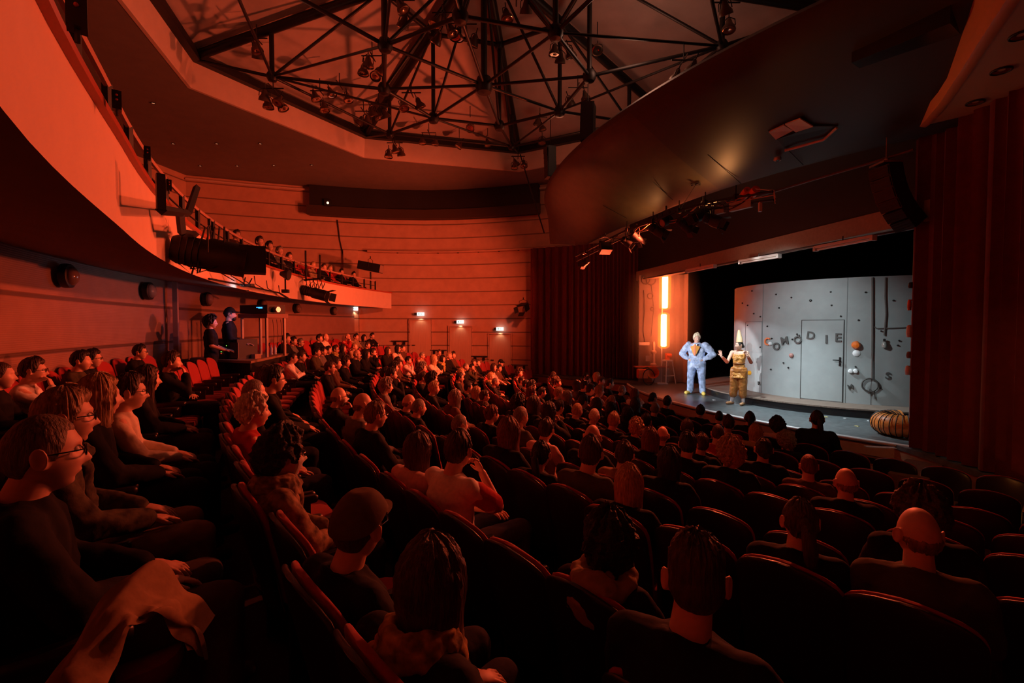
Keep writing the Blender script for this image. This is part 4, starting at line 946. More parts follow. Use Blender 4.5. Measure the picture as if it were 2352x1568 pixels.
def person(origin,s,bodydir,headyaw,q):
    """origin = floor point below the head, s = scale, bodydir = heading (radians, +y forward)"""
    px,py,hair,hcol,cloth,ccol,flags,look=q[:8]
    pose='chin' if 'chin' in flags else ('crossed' if 'crossed' in flags else 'lap')
    if 'knee' in flags: pose='knee'
    near='near' in flags; vx=.0052 if near else .0085
    J=seated(pose); yw=R_(headyaw)
    o=link('person',cached(('b',pose,headyaw,near),lambda:body_mesh(J,yw,vx)))
    o.location=origin; o.rotation_euler=(0,0,bodydir); o.scale=(s,s,s)
    kids=[]
    def kid(nm,me,col=None):
        k=link(nm,me,o); 
        if col: setc(k,col)
        return k
    hs={'cap':'crop','flatcap':'crop'}.get(hair,hair)
    kid('hair',cached(('h',hs,headyaw,(px*7)%2 if near else 0),lambda:hair_mesh(hs,yw,seed=(px*7)%2 if near else 0)),HCOL['dark' if hair=='cap' else hcol] if hair!='bald' else tuple(.5*a+.5*b for a,b in zip(HCOL[hcol],(.5,.26,.17))))
    kind='jacket' if cloth in('jacket','scarf','hood') else 'shirt'
    tc=CCOL[ccol]
    if cloth=='scarf': tc=CCOL['black'] if ccol not in('olive','floral') else CCOL[ccol]
    if cloth=='hood': tc=CCOL['black']
    short=ccol=='polo'
    mt='pattern' if ccol in('stripe','floral') or (cloth=='scarf' and ccol in('olive','floral')) else 'cloth'
    kid(kind,cached(('t',pose,kind,short,mt),lambda:top_mesh(J,kind,short=short,mats=mt)),tc)
    kid('trousers',cached(('l',),lambda:legs_mesh(J)),TRO[(px,py)] if (px,py) in TRO else (.12,.13,.19) if ccol=='polo' else (.025,.025,.035) if near else (.015,.014,.017))
    if 'glasses' in flags: kid('glasses',cached(('g',headyaw),lambda:glasses_mesh(yw)))
    if near or 'glasses' in flags: kid('eyes',cached(('e',headyaw),lambda:eyes_mesh(yw)))
    if 'mask' in flags: kid('face_mask',cached(('m',headyaw),lambda:mask_mesh(yw)),(.7,.66,.6))
    if cloth=='scarf': kid('scarf',cached(('s',),scarf_mesh),CCOL[ccol])
    if cloth=='hood': kid('hood',cached(('hd',),hood_mesh),CCOL[ccol])
    if hair=='cap': kid('flat_cap',cached(('c',headyaw),lambda:hat_mesh('cap',yw)),(.012,.012,.012))
    if hair=='flatcap': kid('flat_cap',cached(('fc',headyaw),lambda:hat_mesh('flatcap',yw)),(.13,.09,.05))
    if short:
        mb=MB()
        for sd,n in((-1,'L'),(1,'R')): mb.capsule(J['sh'+n].lerp(J['el'+n],.22),.074,J['sh'+n].lerp(J['el'+n],.80),.071,16)
        k=link('sleeves',cached(('sl',pose),lambda:remesh(mb,.010,1,'cloth','sleeves',.012,.07)),o); setc(k,(.50,.015,.015))
    if look.startswith('man in tan shirt'):
        mb=MB(); mb.tube([V((-.12,-.02,1.03)),V((-.02,-.235,.96)),V((.12,-.25,.82)),V((.18,-.17,.66))],.014,8); mb.build('strap','black',o)
    return o
# ---------------------------------------------------------------- seats
def superring(w,t,y,z,n=22,e=3.0,bow=0):
    r=[]
    for k in range(n):
        a=2*math.pi*k/n; c,s=math.cos(a),math.sin(a)
        x=w*math.copysign(abs(c)**(2/e),c); yy=t*math.copysign(abs(s)**(2/e),s); r.append((x,y+yy+bow*(x/.26)**2,z))
    return r
def back_loft(W_,zb,zt,t,yo,bow):
    rings=[]; n=14
    for i in range(n+1):
        q=i/n; z=zb+(zt-zb)*(1-(1-q)**1.5)
        k=max(0,(z-(zt-.17))/.17); w=W_*math.sqrt(max(.03,1-k**3.2))*(.93+.07*sst(zb,zb+.3,z)); y=-.20-.15*(z-.4)/.65+yo
        rings.append(superring(w,t*(1-.45*k**3),y,z,24,3.0,bow))
    return rings
def make_seat():
    t=thing('theatre_seat','','seat')
    m=MB(); m.loft(back_loft(.249,.36,.978,.020,-.030,.045)); a=m.build('back_shell','shell',t)
    m=MB(); m.loft(back_loft(.2475,.44,.980,.022,.004,.045)); b=m.build('backrest','velvet',t)
    m=MB(); m.loft([superring(.20,.19,.04,.36,22,4),superring(.225,.215,.045,.385,22,4),superring(.23,.22,.05,.42,22,4),superring(.225,.215,.05,.455,22,4),superring(.18,.17,.05,.468,22,4)]); c=m.build('seat_cushion','velvet',t)
    ks=[a,b,c]
    for s in(-1,1):
        m=MB(); m.loft([superring(.022,.15,.0,.60,14,4),superring(.028,.16,.0,.615,14,4),superring(.028,.16,.0,.64,14,4),superring(.02,.15,.0,.65,14,4)]); m.box((0,-.02,.32),(.03,.26,.60))
        d=m.build('armrest','shell',t); d.location=(.262*s,-.03,0); ks.append(d)
    m=MB(); m.box((0,.02,.18),(.10,.14,.36)); m.box((0,.02,.01),(.34,.26,.02)); e=m.build('pedestal','black',t,False); ks.append(e)
    regkids(t,ks); return t
SEAT=make_seat(); sfirst=[True]
# seats the photo hides completely are gathered in one object
HIDDEN_SEATS=set([3,7,16,20,24,27,29,30,34,39,55,56,57,74,90,91,94,97,98,107,110,112,115,129,130,133,134,155,166,167,182,185,189,190,201,202,203,217,221,236,240,241,247,250,251,252,265,273,274,284,285,290,294,296,306,320,321,322,329,331,332,333,345,346,354,355,356,362,364,366,369,371,372,373,374,375,376,377,378,379,380,381,382,383,384,385,386,387,388,389,390,391,392,393,394,395])
seat_no=[-1]; hidden_xf=[]
def seat_at(k,th,lab,grp,zoff=0,R=None):
    seat_no[0]+=1
    if seat_no[0] in HIDDEN_SEATS:
        Rr=(R or ROWS[k][0])-.34; hidden_xf.append((CX+Rr*math.cos(th),CY+Rr*math.sin(th),fz(k)+zoff,th+math.pi/2)); return None
    o=SEAT if sfirst[0] else copy_tree(SEAT); sfirst[0]=False
    R=(R or ROWS[k][0])-.34; z=fz(k)+zoff
    o.location=(CX+R*math.cos(th),CY+R*math.sin(th),z); o.rotation_euler=(0,0,th+math.pi/2)   # +y towards the centre
    tag(o,lab,'seat',grp); return o
NEAR={(1598,1335):('B',1.52),(1104,1018):('C',3.9),(1384,1130):('C',3.0)}
def fitp(px,py,only=None):
    d=ray(px,py); best=None
    if (px,py) in NEAR:
        k,t=NEAR[(px,py)]; X,Y,Z=d.x*t,d.y*t,d.z*t; return (0,k,X,Y,Z,math.hypot(X-CX,Y-CY))
    for k,(R,zt) in ROWS.items():
        if only and k not in only: continue
        t=.9
        while t<20.5:
            X,Y,Z=d.x*t,d.y*t,d.z*t
            if Y<19.6 and not (X>1.5 and Y>17.8-.35*(X-1.5)):
                r=math.hypot(X-CX,Y-CY); c=((r-(R-.27))/.1)**2+((Z-(zt+.1))/.07)**2
                if best is None or c<best[0]: best=(c,k,X,Y,Z,r)
            t+=.02
    return best
# ================================================================ AUDIENCE LIST  (head centre in the photo, hair, clothes, look)
# px,py,hair,haircol,cloth,clothcol,flags,label-look
P=[
# left rows
(100,1045,'crop','ash','jacket','black','glasses,near','man with cropped ash hair and dark glasses'),
(150,962,'short','fair','scarf','olive','glasses,near','woman with short fair hair and patterned scarf'),
(238,905,'bob','blond','jacket','black','','woman with blond bob and black jacket'),
(290,910,'short','brown','shirt','cream','glasses','man with glasses beside the blond bob'),
(338,872,'long','brown','jacket','black','','long-nosed woman with brown hair and black coat'),
(395,832,'short','brown','jacket','black','chin','man holding fist to chin with open jacket'),
(8,870,'crop','brown','jacket','black','','person at the left edge looking up'),
(72,886,'short','brown','shirt','white','glasses,chin','smiling person with hand raised to mouth'),
(187,850,'short','dark','jacket','olive','','bearded man in olive coat'),
(213,833,'short','dark','jacket','black','glasses','dark-haired man with glasses against the wall'),
(322,824,'short','dark','jacket','black','glasses','person half hidden with dark cap of hair'),
# tile 1
(662,778,'short','dark','jacket','black','','dark-haired woman behind the desk post'),
(674,784,'short','dark','shirt','grey','','round-headed man in grey behind the desk'),
(687,790,'short','grey','jacket','black','glasses','older person with glasses beside red empty seats'),
(738,777,'short','dark','jacket','black','','man with dark hair turning his head'),
(744,775,'bald','brown','shirt','cream','','bald man leaning forward in pale shirt'),
(799,774,'bald','brown','shirt','red','chin,glasses','balding man in red jumper'),
(818,774,'short','dark','shirt','tan','','short-haired person in tan top'),
(836,776,'bob','dark','shirt','stripe','','dark bob and striped top'),
(855,772,'short','dark','jacket','black','crossed','dark-haired man with folded arms'),
(891,806,'long','brown','jacket','black','','woman with straight brown hair at row end'),
(857,810,'short','dark','jacket','black','glasses,chin','man in black resting chin on hand'),
(820,814,'bald','grey','jacket','black','glasses','bald man with glasses in black'),
(842,814,'long','dark','jacket','black','','woman in profile with long dark hair'),
(845,798,'short','brown','jacket','black','','man glancing sideways in upper row'),
(815,799,'short','fair','shirt','tan','','fair-haired person half hidden'),
(771,811,'short','brown','scarf','yellow','glasses','person with glasses and yellow scarf'),
(788,808,'long','dark','jacket','black','','long dark hair above a black mask'),
(754,812,'short','dark','jacket','black','','young man with swept dark hair'),
(741,817,'short','dark','shirt','grey','','young man in grey second of three'),
(730,814,'short','dark','jacket','olive','','young man in olive first of three'),
(676,822,'short','dark','shirt','white','glasses,crossed','man in white shirt with folded arms'),
(690,832,'short','brown','jacket','black','','person beside the white shirt'),
(758,845,'short','brown','jacket','black','glasses','person with heavy glasses and dark coat'),
(773,836,'short','brown','shirt','brown','','person in brown top'),
(795,832,'curly','brown','jacket','black','','curly-haired person looking down'),
(608,866,'short','brown','jacket','black','','man looking up beside two neighbours'),
(621,872,'short','brown','jacket','black','','middle face of three in profile'),
(634,872,'short','dark','jacket','black','glasses','woman with glasses lit at the forehead'),
(583,902,'crop','grey','jacket','black','','bald elderly man behind white-haired woman'),
(585,946,'fluffy','white','shirt','red','near','woman with fluffy white hair and red top'),
(778,912,'bald','dark','jacket','black','glasses,mask,chin','balding man with glasses and pale mask'),
(833,930,'bald','brown','shirt','grey','','balding man in grey shirt'),
(863,955,'short','highlight','jacket','black','glasses','woman with highlighted short hair and striped scarf'),
(886,861,'short','dark','jacket','black','','dark-haired person in mid rows'),
(879,889,'curly','grey','jacket','grey','','grey curly head by the scalloped seats'),
# tile 2
(914,801,'long','black','shirt','cream','glasses','woman with long black hair and cream jumper'),
(925,800,'short','dark','jacket','brown','','face behind the cream jumper'),
(911,831,'short','dark','jacket','black','','man with quiff and dark suit'),
(918,839,'short','brown','shirt','brown','','man looking upward next to the quiff'),
(906,845,'curly','dark','jacket','black','','curly dark-haired person'),
(938,838,'short','black','shirt','white','chin','youth in white shirt with hand to mouth'),
(970,819,'short','grey','shirt','tan','glasses','grey-haired man with glasses and tan jumper'),
(965,846,'curly','grey','jacket','brown','','grey curly head mid hall'),
(997,826,'long','blond','shirt','cream','crossed','blonde woman in cream with folded arms'),
(1009,814,'short','brown','jacket','brown','','older man near second exit'),
(1017,825,'long','black','scarf','yellow','','black-haired woman with pale scarf'),
(1032,818,'short','fair','jacket','black','','fair-haired woman with black blazer'),
(1041,816,'short','dark','jacket','brown','','dark head behind the black blazer'),
(1071,842,'crop','grey','jacket','black','','elderly man looking up'),
(1083,847,'short','black','jacket','olive','chin','dark man with hand under chin'),
(1088,834,'short','brown','jacket','brown','glasses','person with tousled hair and glasses'),
(1098,833,'short','brown','jacket','black','mask','person wearing a white mask'),
(1059,857,'short','blond','shirt','brown','','blond short-haired woman'),
(1053,868,'short','dark','jacket','black','glasses','dark-haired person with glasses in coat'),
(1134,844,'long','brown','shirt','pink','','brown-haired woman in pink'),
(1122,866,'short','blond','scarf','yellow','','blond person with patterned collar'),
(1138,878,'crop','grey','jacket','black','','grey cropped man in dark jumper'),
(1147,846,'short','dark','jacket','brown','','small dark head beside the flat cap'),
(1153,834,'cap','black','jacket','black','','man in flat cap and black coat by the third exit'),
(997,893,'wavy','blond','jacket','black','','wavy blond man with dark collar'),
(1046,914,'bob','grey','jacket','brown','','greying bob with fur collar'),
(1067,894,'short','dark','jacket','black','','dark head behind the greying bob'),
(1092,903,'bob','blond','jacket','black','','blond bob beside glasses wearer'),
(1106,917,'short','brown','scarf','brown','glasses','person with glasses and knitted collar'),
(921,939,'bald','brown','jacket','black','','bald crown low behind a seat'),
(951,941,'crop','grey','jacket','black','','grey crop low behind a seat'),
(898,859,'short','dark','jacket','black','chin','small dark head with hand at mouth'),
(972,868,'short','brown','jacket','black','','brown head in the middle block'),
(993,871,'curly','dark','jacket','black','','dark curls in the middle block'),
# tile 3
(1193,857,'curly','brown','shirt','brown','','curly brown head at the far aisle'),
(1192,875,'short','dark','jacket','black','','dark-haired man under the curly head'),
(1208,883,'short','black','jacket','black','','black-haired man in profile'),
(1220,904,'short','red','jacket','black','','red-haired man gazing up'),
(1245,902,'short','black','jacket','black','','black-haired man near a folded seat'),
(1247,867,'short','dark','jacket','black','','far head left before the curtain'),
(1257,861,'crop','brown','jacket','brown','','far crop-haired head before the curtain'),
(1258,880,'curly','brown','jacket','brown','','brown curls before the curtain'),
(1269,885,'short','brown','jacket','black','','brown-haired man in profile before the curtain'),
(1283,904,'short','fair','jacket','black','','fair man with ruddy face'),
(1303,912,'long','grey','scarf','brown','','grey long-haired woman with scarf'),
(1315,864,'short','dark','jacket','black','','man standing out against the stage side'),
(1323,880,'short','brown','jacket','black','','woman lit on the cheek'),
(1332,888,'bob','dark','shirt','grey','glasses','woman with glasses and grey top'),
(1346,886,'short','dark','jacket','black','glasses','man with glasses by the stage side'),
(1368,896,'short','fair','shirt','pink','crossed','stout fair man in pink shirt'),
(1354,894,'short','black','jacket','black','','dark head beside the pink shirt'),
(1371,866,'bob','blond','jacket','black','','blond far head at the stage corner'),
(1381,876,'short','brown','jacket','black','','brown far head at the stage corner'),
(1401,881,'short','black','jacket','black','glasses','black-haired man with glasses by the apron'),
(1230,931,'long','brown','jacket','black','','woman with long wavy brown hair'),
(1252,942,'bob','dark','jacket','black','chin','dark-haired woman with fingers to lips'),
(1284,936,'short','dark','shirt','tan','','man in tan shirt with dark strap'),
(1194,928,'curly','dark','jacket','black','','tousled crown behind a broad man'),
(1196,958,'crop','grey','jacket','olive','near','broad grey man in olive jacket'),
(1130,952,'updo','red','jacket','black','','auburn-haired woman with pinned-up hair'),
(1255,988,'short','brown','shirt','pink','','brown head with patterned collar'),
(1222,888,'curly','black','jacket','black','','black curls beside red-haired man'),
(1348,925,'short','dark','jacket','black','','dark head behind silver crop'),
(1370,931,'bob','brown','jacket','black','glasses','brown bob with glasses mid hall'),
(1350,950,'crop','blond','jacket','black','','small silver crop'),
(1379,960,'crop','white','jacket','black','','white-haired man with pale collar'),
# tile 4
(1429,896,'crop','grey','jacket','black','','grey man looking up by the apron'),
(1405,921,'ponytail','blond','jacket','black','','girl with long blond ponytail'),
(1458,906,'bob','red','shirt','white','chin','red bob with white top'),
(1459,929,'bob','brown','jacket','black','','brown bob in dark top'),
(1500,915,'bun','black','jacket','black','','black hair in a low bun by the apron'),
(1533,924,'short','dark','jacket','black','','round dark head by the apron'),
(1505,940,'crop','grey','jacket','black','','grey crop in dark jumper'),
(1412,944,'bob','dark','jacket','black','','dark bob behind silver crop'),
(1436,950,'bob','black','jacket','black','','black bob rimmed in red'),
(1405,966,'short','fair','jacket','black','','small fair child head'),
(1432,975,'fluffy','fair','jacket','black','','fluffy fair-haired woman in black'),
(1466,964,'short','black','jacket','black','','black rounded head mid hall'),
(1503,996,'bald','brown','jacket','black','','shiny bald crown'),
(1530,1018,'long','red','jacket','black','','long auburn hair falling wide'),
(1563,1018,'short','dark','jacket','black','glasses','dark head edged red beside auburn hair'),
(1578,984,'short','brown','jacket','black','','neat brown head in black'),
(1324,1034,'short','brown','jacket','olive','','brown tousled man in olive coat'),
(1403,1016,'bald','brown','jacket','black','','bald crown peeping behind brown head'),
(1420,1042,'short','brown','jacket','tan','','brown-haired man in tan leather jacket'),
(1498,1053,'bob','dark','jacket','black','','dark bob low between seats'),
# tile 5
(1609,945,'short','dark','jacket','black','','dark neat man at front row left'),
(1652,958,'crop','dark','jacket','black','','round cropped head at front row'),
(1722,961,'ponytail','black','jacket','black','','dark ponytail in front row'),
(1676,974,'short','brown','shirt','red','','small child head at front row'),
(1747,996,'bob','blond','shirt','yellow','','small blond child leaning aside'),
(1786,978,'curly','dark','shirt','pink','','dark curls with pink ruffled top'),
(1790,1011,'curly','grey','jacket','black','','grey curls in second row'),
(1788,1040,'bun','dark','jacket','black','','dark head with hair over shoulder'),
(1820,1064,'crop','red','shirt','brown','','ruddy cropped head low behind a seat'),
(1876,991,'ponytail','black','jacket','black','tall','tall figure with black ponytail before the stage'),
(1649,996,'crop','brown','shirt','red','','thinning crown with red collar'),
(1612,1020,'short','brown','jacket','black','','broad-shouldered brown-haired man'),
(1652,1036,'curly','fair','jacket','black','','light curls behind broad man'),
(1943,1110,'bald','brown','jacket','black','','bald man in dark suit at right'),
(2116,1178,'curly','brown','jacket','black','','wide brown curls at the right edge'),
(2085,1225,'bald','brown','jacket','olive','near','bald man with large ears at right'),
(1856,1205,'ponytail','brown','jacket','black','near','woman with brown ponytail and lace collar'),
# near
(1598,1335,'spiky','brown','jacket','black','near','young man with spiky cropped hair and bare nape'),
(1402,1250,'curly','black','hood','tan','near','curly black hair over tan hood'),
(1384,1130,'long','blond','jacket','black','near','long blond hair seen from behind'),
(1238,1050,'ponytail','black','jacket','black','near','dark hair tied over sequined top'),
(1104,1018,'bob','red','jacket','black','','red-lit bob behind a tall seat'),
(1038,1030,'short','brown','shirt','polo','near,chin','man in pale polo with red sleeves'),
(972,1040,'bob','brown','shirt','pink','near','woman with brown bob in pale pink top'),
(1050,984,'crop','grey','jacket','black','','grey head beyond the polo shirt'),
(650,1048,'curly','dark','scarf','floral','glasses,mask,near','woman with round dark curls and floral blouse'),
(785,1238,'flatcap','brown','jacket','black','glasses,near','man in flat cap and glasses'),
(905,1390,'bob','brown','scarf','gold','near','woman with glossy brown bob and gold scarf'),
]

OVR={(1384,1130):'C',(1104,1018):'C',(72,886):'Y',(187,850):'Y',(322,824):'Y',(921,939):'C',(1106,917):'E',(758,845):'B',(1247,867):'H',(1258,880):'H',(1269,885):'H',(1315,864):'I',(1323,880):'I',(1105,1018):'C'}
ORD=dict(I='front row',H='second row',G='third row',F='fourth row',E='fifth row',D='sixth row',C='seventh row',B='eighth row',A='ninth row',Z='row behind the ninth',Y='last row by the wall')
rowp={k:[] for k in ROWS}
for q in P:
    if (q[0],q[1])==(1153,834): continue
    b=fitp(q[0],q[1],OVR.get((q[0],q[1])))
    rowp[b[1]].append([math.atan2(b[3]-CY,b[2]-CX)%(2*math.pi),b,q])
def vis(X,Y,zr):
    if Y<.35: return False
    u=X/Y; px=1176+F*u; py=748-zr*F/Y
    return -160<px<2560 and py<1800
def farlim(X,Y): return Y>19.6 or (X>1.3 and Y>17.6-.40*(X-1.3))
nseat=0; npers=0
def lab16(t): 
    w=t.split()[:16]
    while w[-1] in('and','with','the','of','in','a','over','to','behind','near'): w.pop()
    return ' '.join(w)
for k in ROWS:
    R,zt=ROWS[k]; L=sorted(rowp[k],key=lambda e:e[0]); mg=.47/R
    for it in range(30):
        for i in range(len(L)-1):
            g=L[i+1][0]-L[i][0]
            if g<mg: d=(mg-g)/2; L[i][0]-=d; L[i+1][0]+=d
    # occupied seats and their people
    for i,(th,b,q) in enumerate(L):
        zn=fz(k); Rh=min(max(b[5],R-.45),R-(.12 if 'near' in q[6] else .19)) if (q[0],q[1])!=(1598,1335) else b[5]; hx=CX+Rh*math.cos(th); hy=CY+Rh*math.sin(th)
        bd=th+math.pi/2                      # heading that faces the centre of the rows
        want=math.atan2(STAGE_T.y-hy,STAGE_T.x-hx)-math.pi/2
        dy=(want-bd+math.pi)%(2*math.pi)-math.pi
        turn=max(-R_(14),min(R_(14),dy*.45)); bd+=turn; hyw=qyaw(math.degrees(dy-turn))
        zh=b[4]+H; s=(zh-zn)/1.165; s=max(.92,min(1.08,s))
        if 'tall' in q[6]: s=1.14
        f=Vector((-math.sin(bd),math.cos(bd)))
        o=person((hx+f.x*.05*s,hy+f.y*.05*s,zn),s,bd,hyw,q)
        tag(o,q[7]+', '+ORD[k],'person'); npers+=1
        if q[3]=='white' and 'fluffy' in q[2]: o.scale=(s,s,s)
        seat_at(k,th,R=(max(R,Rh+.20) if 'near' in q[6] else None),lab=lab16('dark red seat occupied by the '+q[7]),grp='seats in the '+ORD[k]); nseat+=1
    # empty seats between and beyond
    pitch=.535/R
    def isdesk(X,Y): 
        r=math.hypot(X-CX,Y-CY); return r>20.75 and 8.9<Y<13.0 and X<-4.6
    slots=[]
    def tryadd(th,who,side,nth):
        X=CX+R*math.cos(th); Y=CY+R*math.sin(th)
        if farlim(X,Y) or isdesk(X,Y) or not vis(X,Y,zt): return
        slots.append((th,who,side,nth))
    if L:
        th=L[0][0]; n=0
        while True:
            th-=pitch; n+=1; X=CX+R*math.cos(th); Y=CY+R*math.sin(th)
            if farlim(X,Y) or n>40: break
            tryadd(th,L[0],'far side of',n)
        for i in range(len(L)-1):
            g=L[i+1][0]-L[i][0]; n=max(0,int(round(g/pitch))-1)
            for j in range(n):
                a=L[i][0]+g*(j+1)/(n+1)
                tryadd(a,L[i],'near side of',j+1) if j<n/2 else tryadd(a,L[i+1],'far side of',n-j)
        th=L[-1][0]; n=0
        while n<26:
            th+=pitch; n+=1; tryadd(th,L[-1],'near side of',n)
    nth_=('','second ','third ','fourth ','fifth ','sixth ','seventh ','eighth ','ninth ','tenth ','eleventh ','twelfth ','thirteenth ','fourteenth ','fifteenth ','sixteenth ','seventeenth ','eighteenth ','nineteenth ','twentieth ','next to twentieth ','last but three ','last but two ','last but one ','last ')
    for th,who,side,n in slots:
        w=who[2][7]; seat_at(k,th,lab16('empty %sseat on the %s the %s'%(nth_[min(n-1,24)],side,w)),'seats in the '+ORD[k]); nseat+=1
print('SEATS',nseat,'PEOPLE',npers)
# man in the flat cap near the third exit, turned seat at the row end
q=[x for x in P if (x[0],x[1])==(1153,834)][0]; b=fitp(1153,834,'F'); p=Vector((b[2],b[3],0)); s=1.06
z0=fz('F')+.0; bd=math.atan2(STAGE_T.y-p.y,STAGE_T.x-p.x)-math.pi/2
o=person((p.x,p.y,H+b[4]-1.165*s),s,bd,0,q); tag(o,'man in black flat cap and coat before the third exit door','person')
seat_at('F',math.atan2(p.y-CY,p.x-CX),'dark seat under the man in the black flat cap','seats in the fourth row',zoff=(H+b[4]-1.165*s)-fz('F'))
# balcony people and seats
BP=[(548,521,22.75,'short','brown','jacket','brown','leaning man seen highest above the balcony rail'),(601,556,21.75,'short','brown','jacket','black','first bowed head behind the balcony rail'),(623,566,21.75,'short','dark','jacket','black','second bowed head behind the balcony rail'),(646,577,21.75,'short','grey','shirt','grey','grey head in the middle of the balcony'),(668,590,21.75,'short','brown','jacket','black','dark figure in the middle of the balcony'),(722,610,21.75,'short','blond','shirt','tan','pale-topped person on the balcony before the red one'),(747,614,21.75,'short','brown','jacket','black','dark figure beside the red jumper on the balcony'),(761,618,21.75,'short','fair','shirt','red','person in red jumper on the balcony'),(787,625,21.75,'short','black','jacket','black','black-haired person with drink on the balcony'),(815,631,21.75,'short','black','jacket','black','last person at the balcony end')]
thb=[]
for px,py,R,hr,hc_,cl,cc_,lab in BP:
    p=PR(px,py,R); th=math.atan2(p.y-CY,p.x-CX)%(2*math.pi); zf=H+(.98 if R<22 else 1.30); s=max(.90,min(1.12,(p.z-zf)/1.165))
    bd=th+math.pi/2; o=person((p.x,p.y,zf),s,bd,-20,(px,py,hr,hc_,cl,cc_,'',lab)); tag(o,lab,'person')
for i in range(34):
    th=R_(166.5+1.47*i)
    for R,zf,rn in((22.1,.98,'front'),(22.95,1.30,'rear')):
        X=CX+R*math.cos(th); Y=CY+R*math.sin(th); u=X/Y
        if -.76<u:
            seat_no[0]+=1
            if seat_no[0] in HIDDEN_SEATS:
                hidden_xf.append((CX+(R-.34)*math.cos(th),CY+(R-.34)*math.sin(th),H+zf,th+math.pi/2)); continue
            o=copy_tree(SEAT); r=R-.34; o.location=(CX+r*math.cos(th),CY+r*math.sin(th),H+zf); o.rotation_euler=(0,0,th+math.pi/2); tag(o,'dark high-backed seat in the %s row on the balcony'%rn,'seat','balcony %s row seats'%rn)
mb=MB(); smats=['shell','velvet','black']
for x,y,z,a in hidden_xf:
    T=Matrix.Translation((x,y,z))@Matrix.Rotation(a,4,'Z')
    for ch in KIDS[SEAT.name]:
        me=ch.data; mb.m=smats.index({v:k for k,v in M.items() if k in smats}[me.materials[0]]); off=Vector(ch.location)
        mb.add([T@(v.co+off) for v in me.vertices],[tuple(p.vertices) for p in me.polygons])
tag(mb.build('theatre_seats',smats),'further dark red seats hidden behind the audience','seat',kind='stuff')
# operators behind the desk
def stander(loc,heading,s,J,hair,hcol,top,tcol,legc,lab,yaw=0,w=1.0,extra=None,short=False,vx=.007):
    o=link('person',body_mesh(J,R_(yaw),vx,w)); o.location=loc; o.rotation_euler=(0,0,heading); o.scale=(s,s,s)
    k=link('hair',hair_mesh(hair,R_(yaw),J['hc']),o); setc(k,HCOL[hcol])
    k=link(top,top_mesh(J,top,w,short),o); setc(k,tcol)
    k=link('trousers',legs_mesh(J,w),o); setc(k,legc)
    k=link('eyes',eyes_mesh(R_(yaw),J['hc']),o)
    tag(o,lab,'person'); return o
p=PR(484,741,21.75); z=H-1.57; J=standing('x'); s=(p.z-z)/1.585
stander((p.x,p.y,z),R_(-62),s,J,'curly','black','shirt',(.012,.012,.015),(.015,.015,.02),'curly-haired operator in dark short-sleeved shirt standing at the sound desk',short=True)
p=PR(527,722,21.6); s=(p.z-z)/1.585; J=standing('x')
o=stander((p.x,p.y,z),R_(-62),s,J,'crop','black','shirt',(.012,.012,.015),(.015,.015,.02),'bearded operator in black cap standing behind the sound desk')
k=link('cap',hat_mesh('cap',0,J['hc']),o); setc(k,(.012,.012,.012))
mb=MB(); mb.ell(J['hc']+V((0,.062,-.085)),(.05,.045,.045),14); k=mb.build('beard','hair',o); setc(k,HCOL['black'])
# ================================================================ STAGE
ZP=H-1.76; DC=(9.45,13.25); DR=3.0
struct_=struct
t=thing('podium','low round plank covered podium with black side on the stage','podium',(DC[0]-.05,DC[1]+.1,ZS))
m=MB(); m.lathe([(0,.0),(3.80,.0),(3.80,.17),(0,.17)],(0,0,0),96); m.build('side','blackg',t,True)
m=MB(); m.lathe([(0,.17),(3.84,.17),(3.84,.20),(0,.20)],(0,0,0),96); m.build('plank_top','plank',t,True)
SW=t=thing('set_wall','pale grey curved set wall with a door standing on the podium','stage set',(DC[0],DC[1],ZP+.001))
m=MB(); rings=[]
for k in range(97):
    a=R_(100+190*k/96); rings.append([(r*math.cos(a),r*math.sin(a),z) for r,z in ((3.0,0),(3.0,2.85),(2.9,2.85),(2.9,0))])
m.loft(rings); m.build('wall_panel','drum',t)
def drumpt(px,py,off=0):
    d=ray(px,py); R=DR+off; a=d.x**2+d.y**2; b=-2*(DC[0]*d.x+DC[1]*d.y); c=DC[0]**2+DC[1]**2-R*R; q=math.sqrt(max(0,b*b-4*a*c)); tt=(-b-q)/(2*a)
    return Vector((0,0,H))+d*tt
def dang(p): return math.atan2(p.y-DC[1],p.x-DC[0])
def dl(p): return p-Vector((DC[0],DC[1],ZP+.001))
def dstrip(a0,a1,z0,z1,r0,r1,m,n=10):
    rings=[]
    for k in range(n+1):
        a=a0+(a1-a0)*k/n; rings.append([(r*math.cos(a),r*math.sin(a),z) for r,z in ((r1,z0),(r1,z1),(r0,z1),(r0,z0))])
    m.loft(rings)
pa=drumpt(1843,736); pb=drumpt(1938,736); a0,a1=dang(pa)%6.2832,dang(pb)%6.2832; zt=pa.z-ZP
m=MB(); dstrip(a0,a1,.02,zt,2.99,3.012,m,16); d_=m.build('set_door','drum',t)
m=MB(); dstrip(a0-.006,a0,.0,zt+.015,2.99,3.008,m,2); dstrip(a1,a1+.006,.0,zt+.015,2.99,3.008,m,2); dstrip(a0,a1,zt,zt+.015,2.99,3.008,m,12); m.build('door_gap','black',t,False)
p=drumpt(1929,830,.02); a=dang(p); rz=Matrix.Rotation(a,3,'Z'); lp=dl(p)
m=MB(); m.box(lp,(.012,.035,.20),rot=rz); m.tube([lp+rz@V((.0,0,.03)),lp+rz@V((.055,0,.03)),lp+rz@V((.055,-.13,.03))],.011,8) ; m.lathe([(0,0),(.012,0),(.012,.012),(0,.012)],lp+V((0,0,-.07)),10); 
hobj=m.build('door_handle','steel',d_)
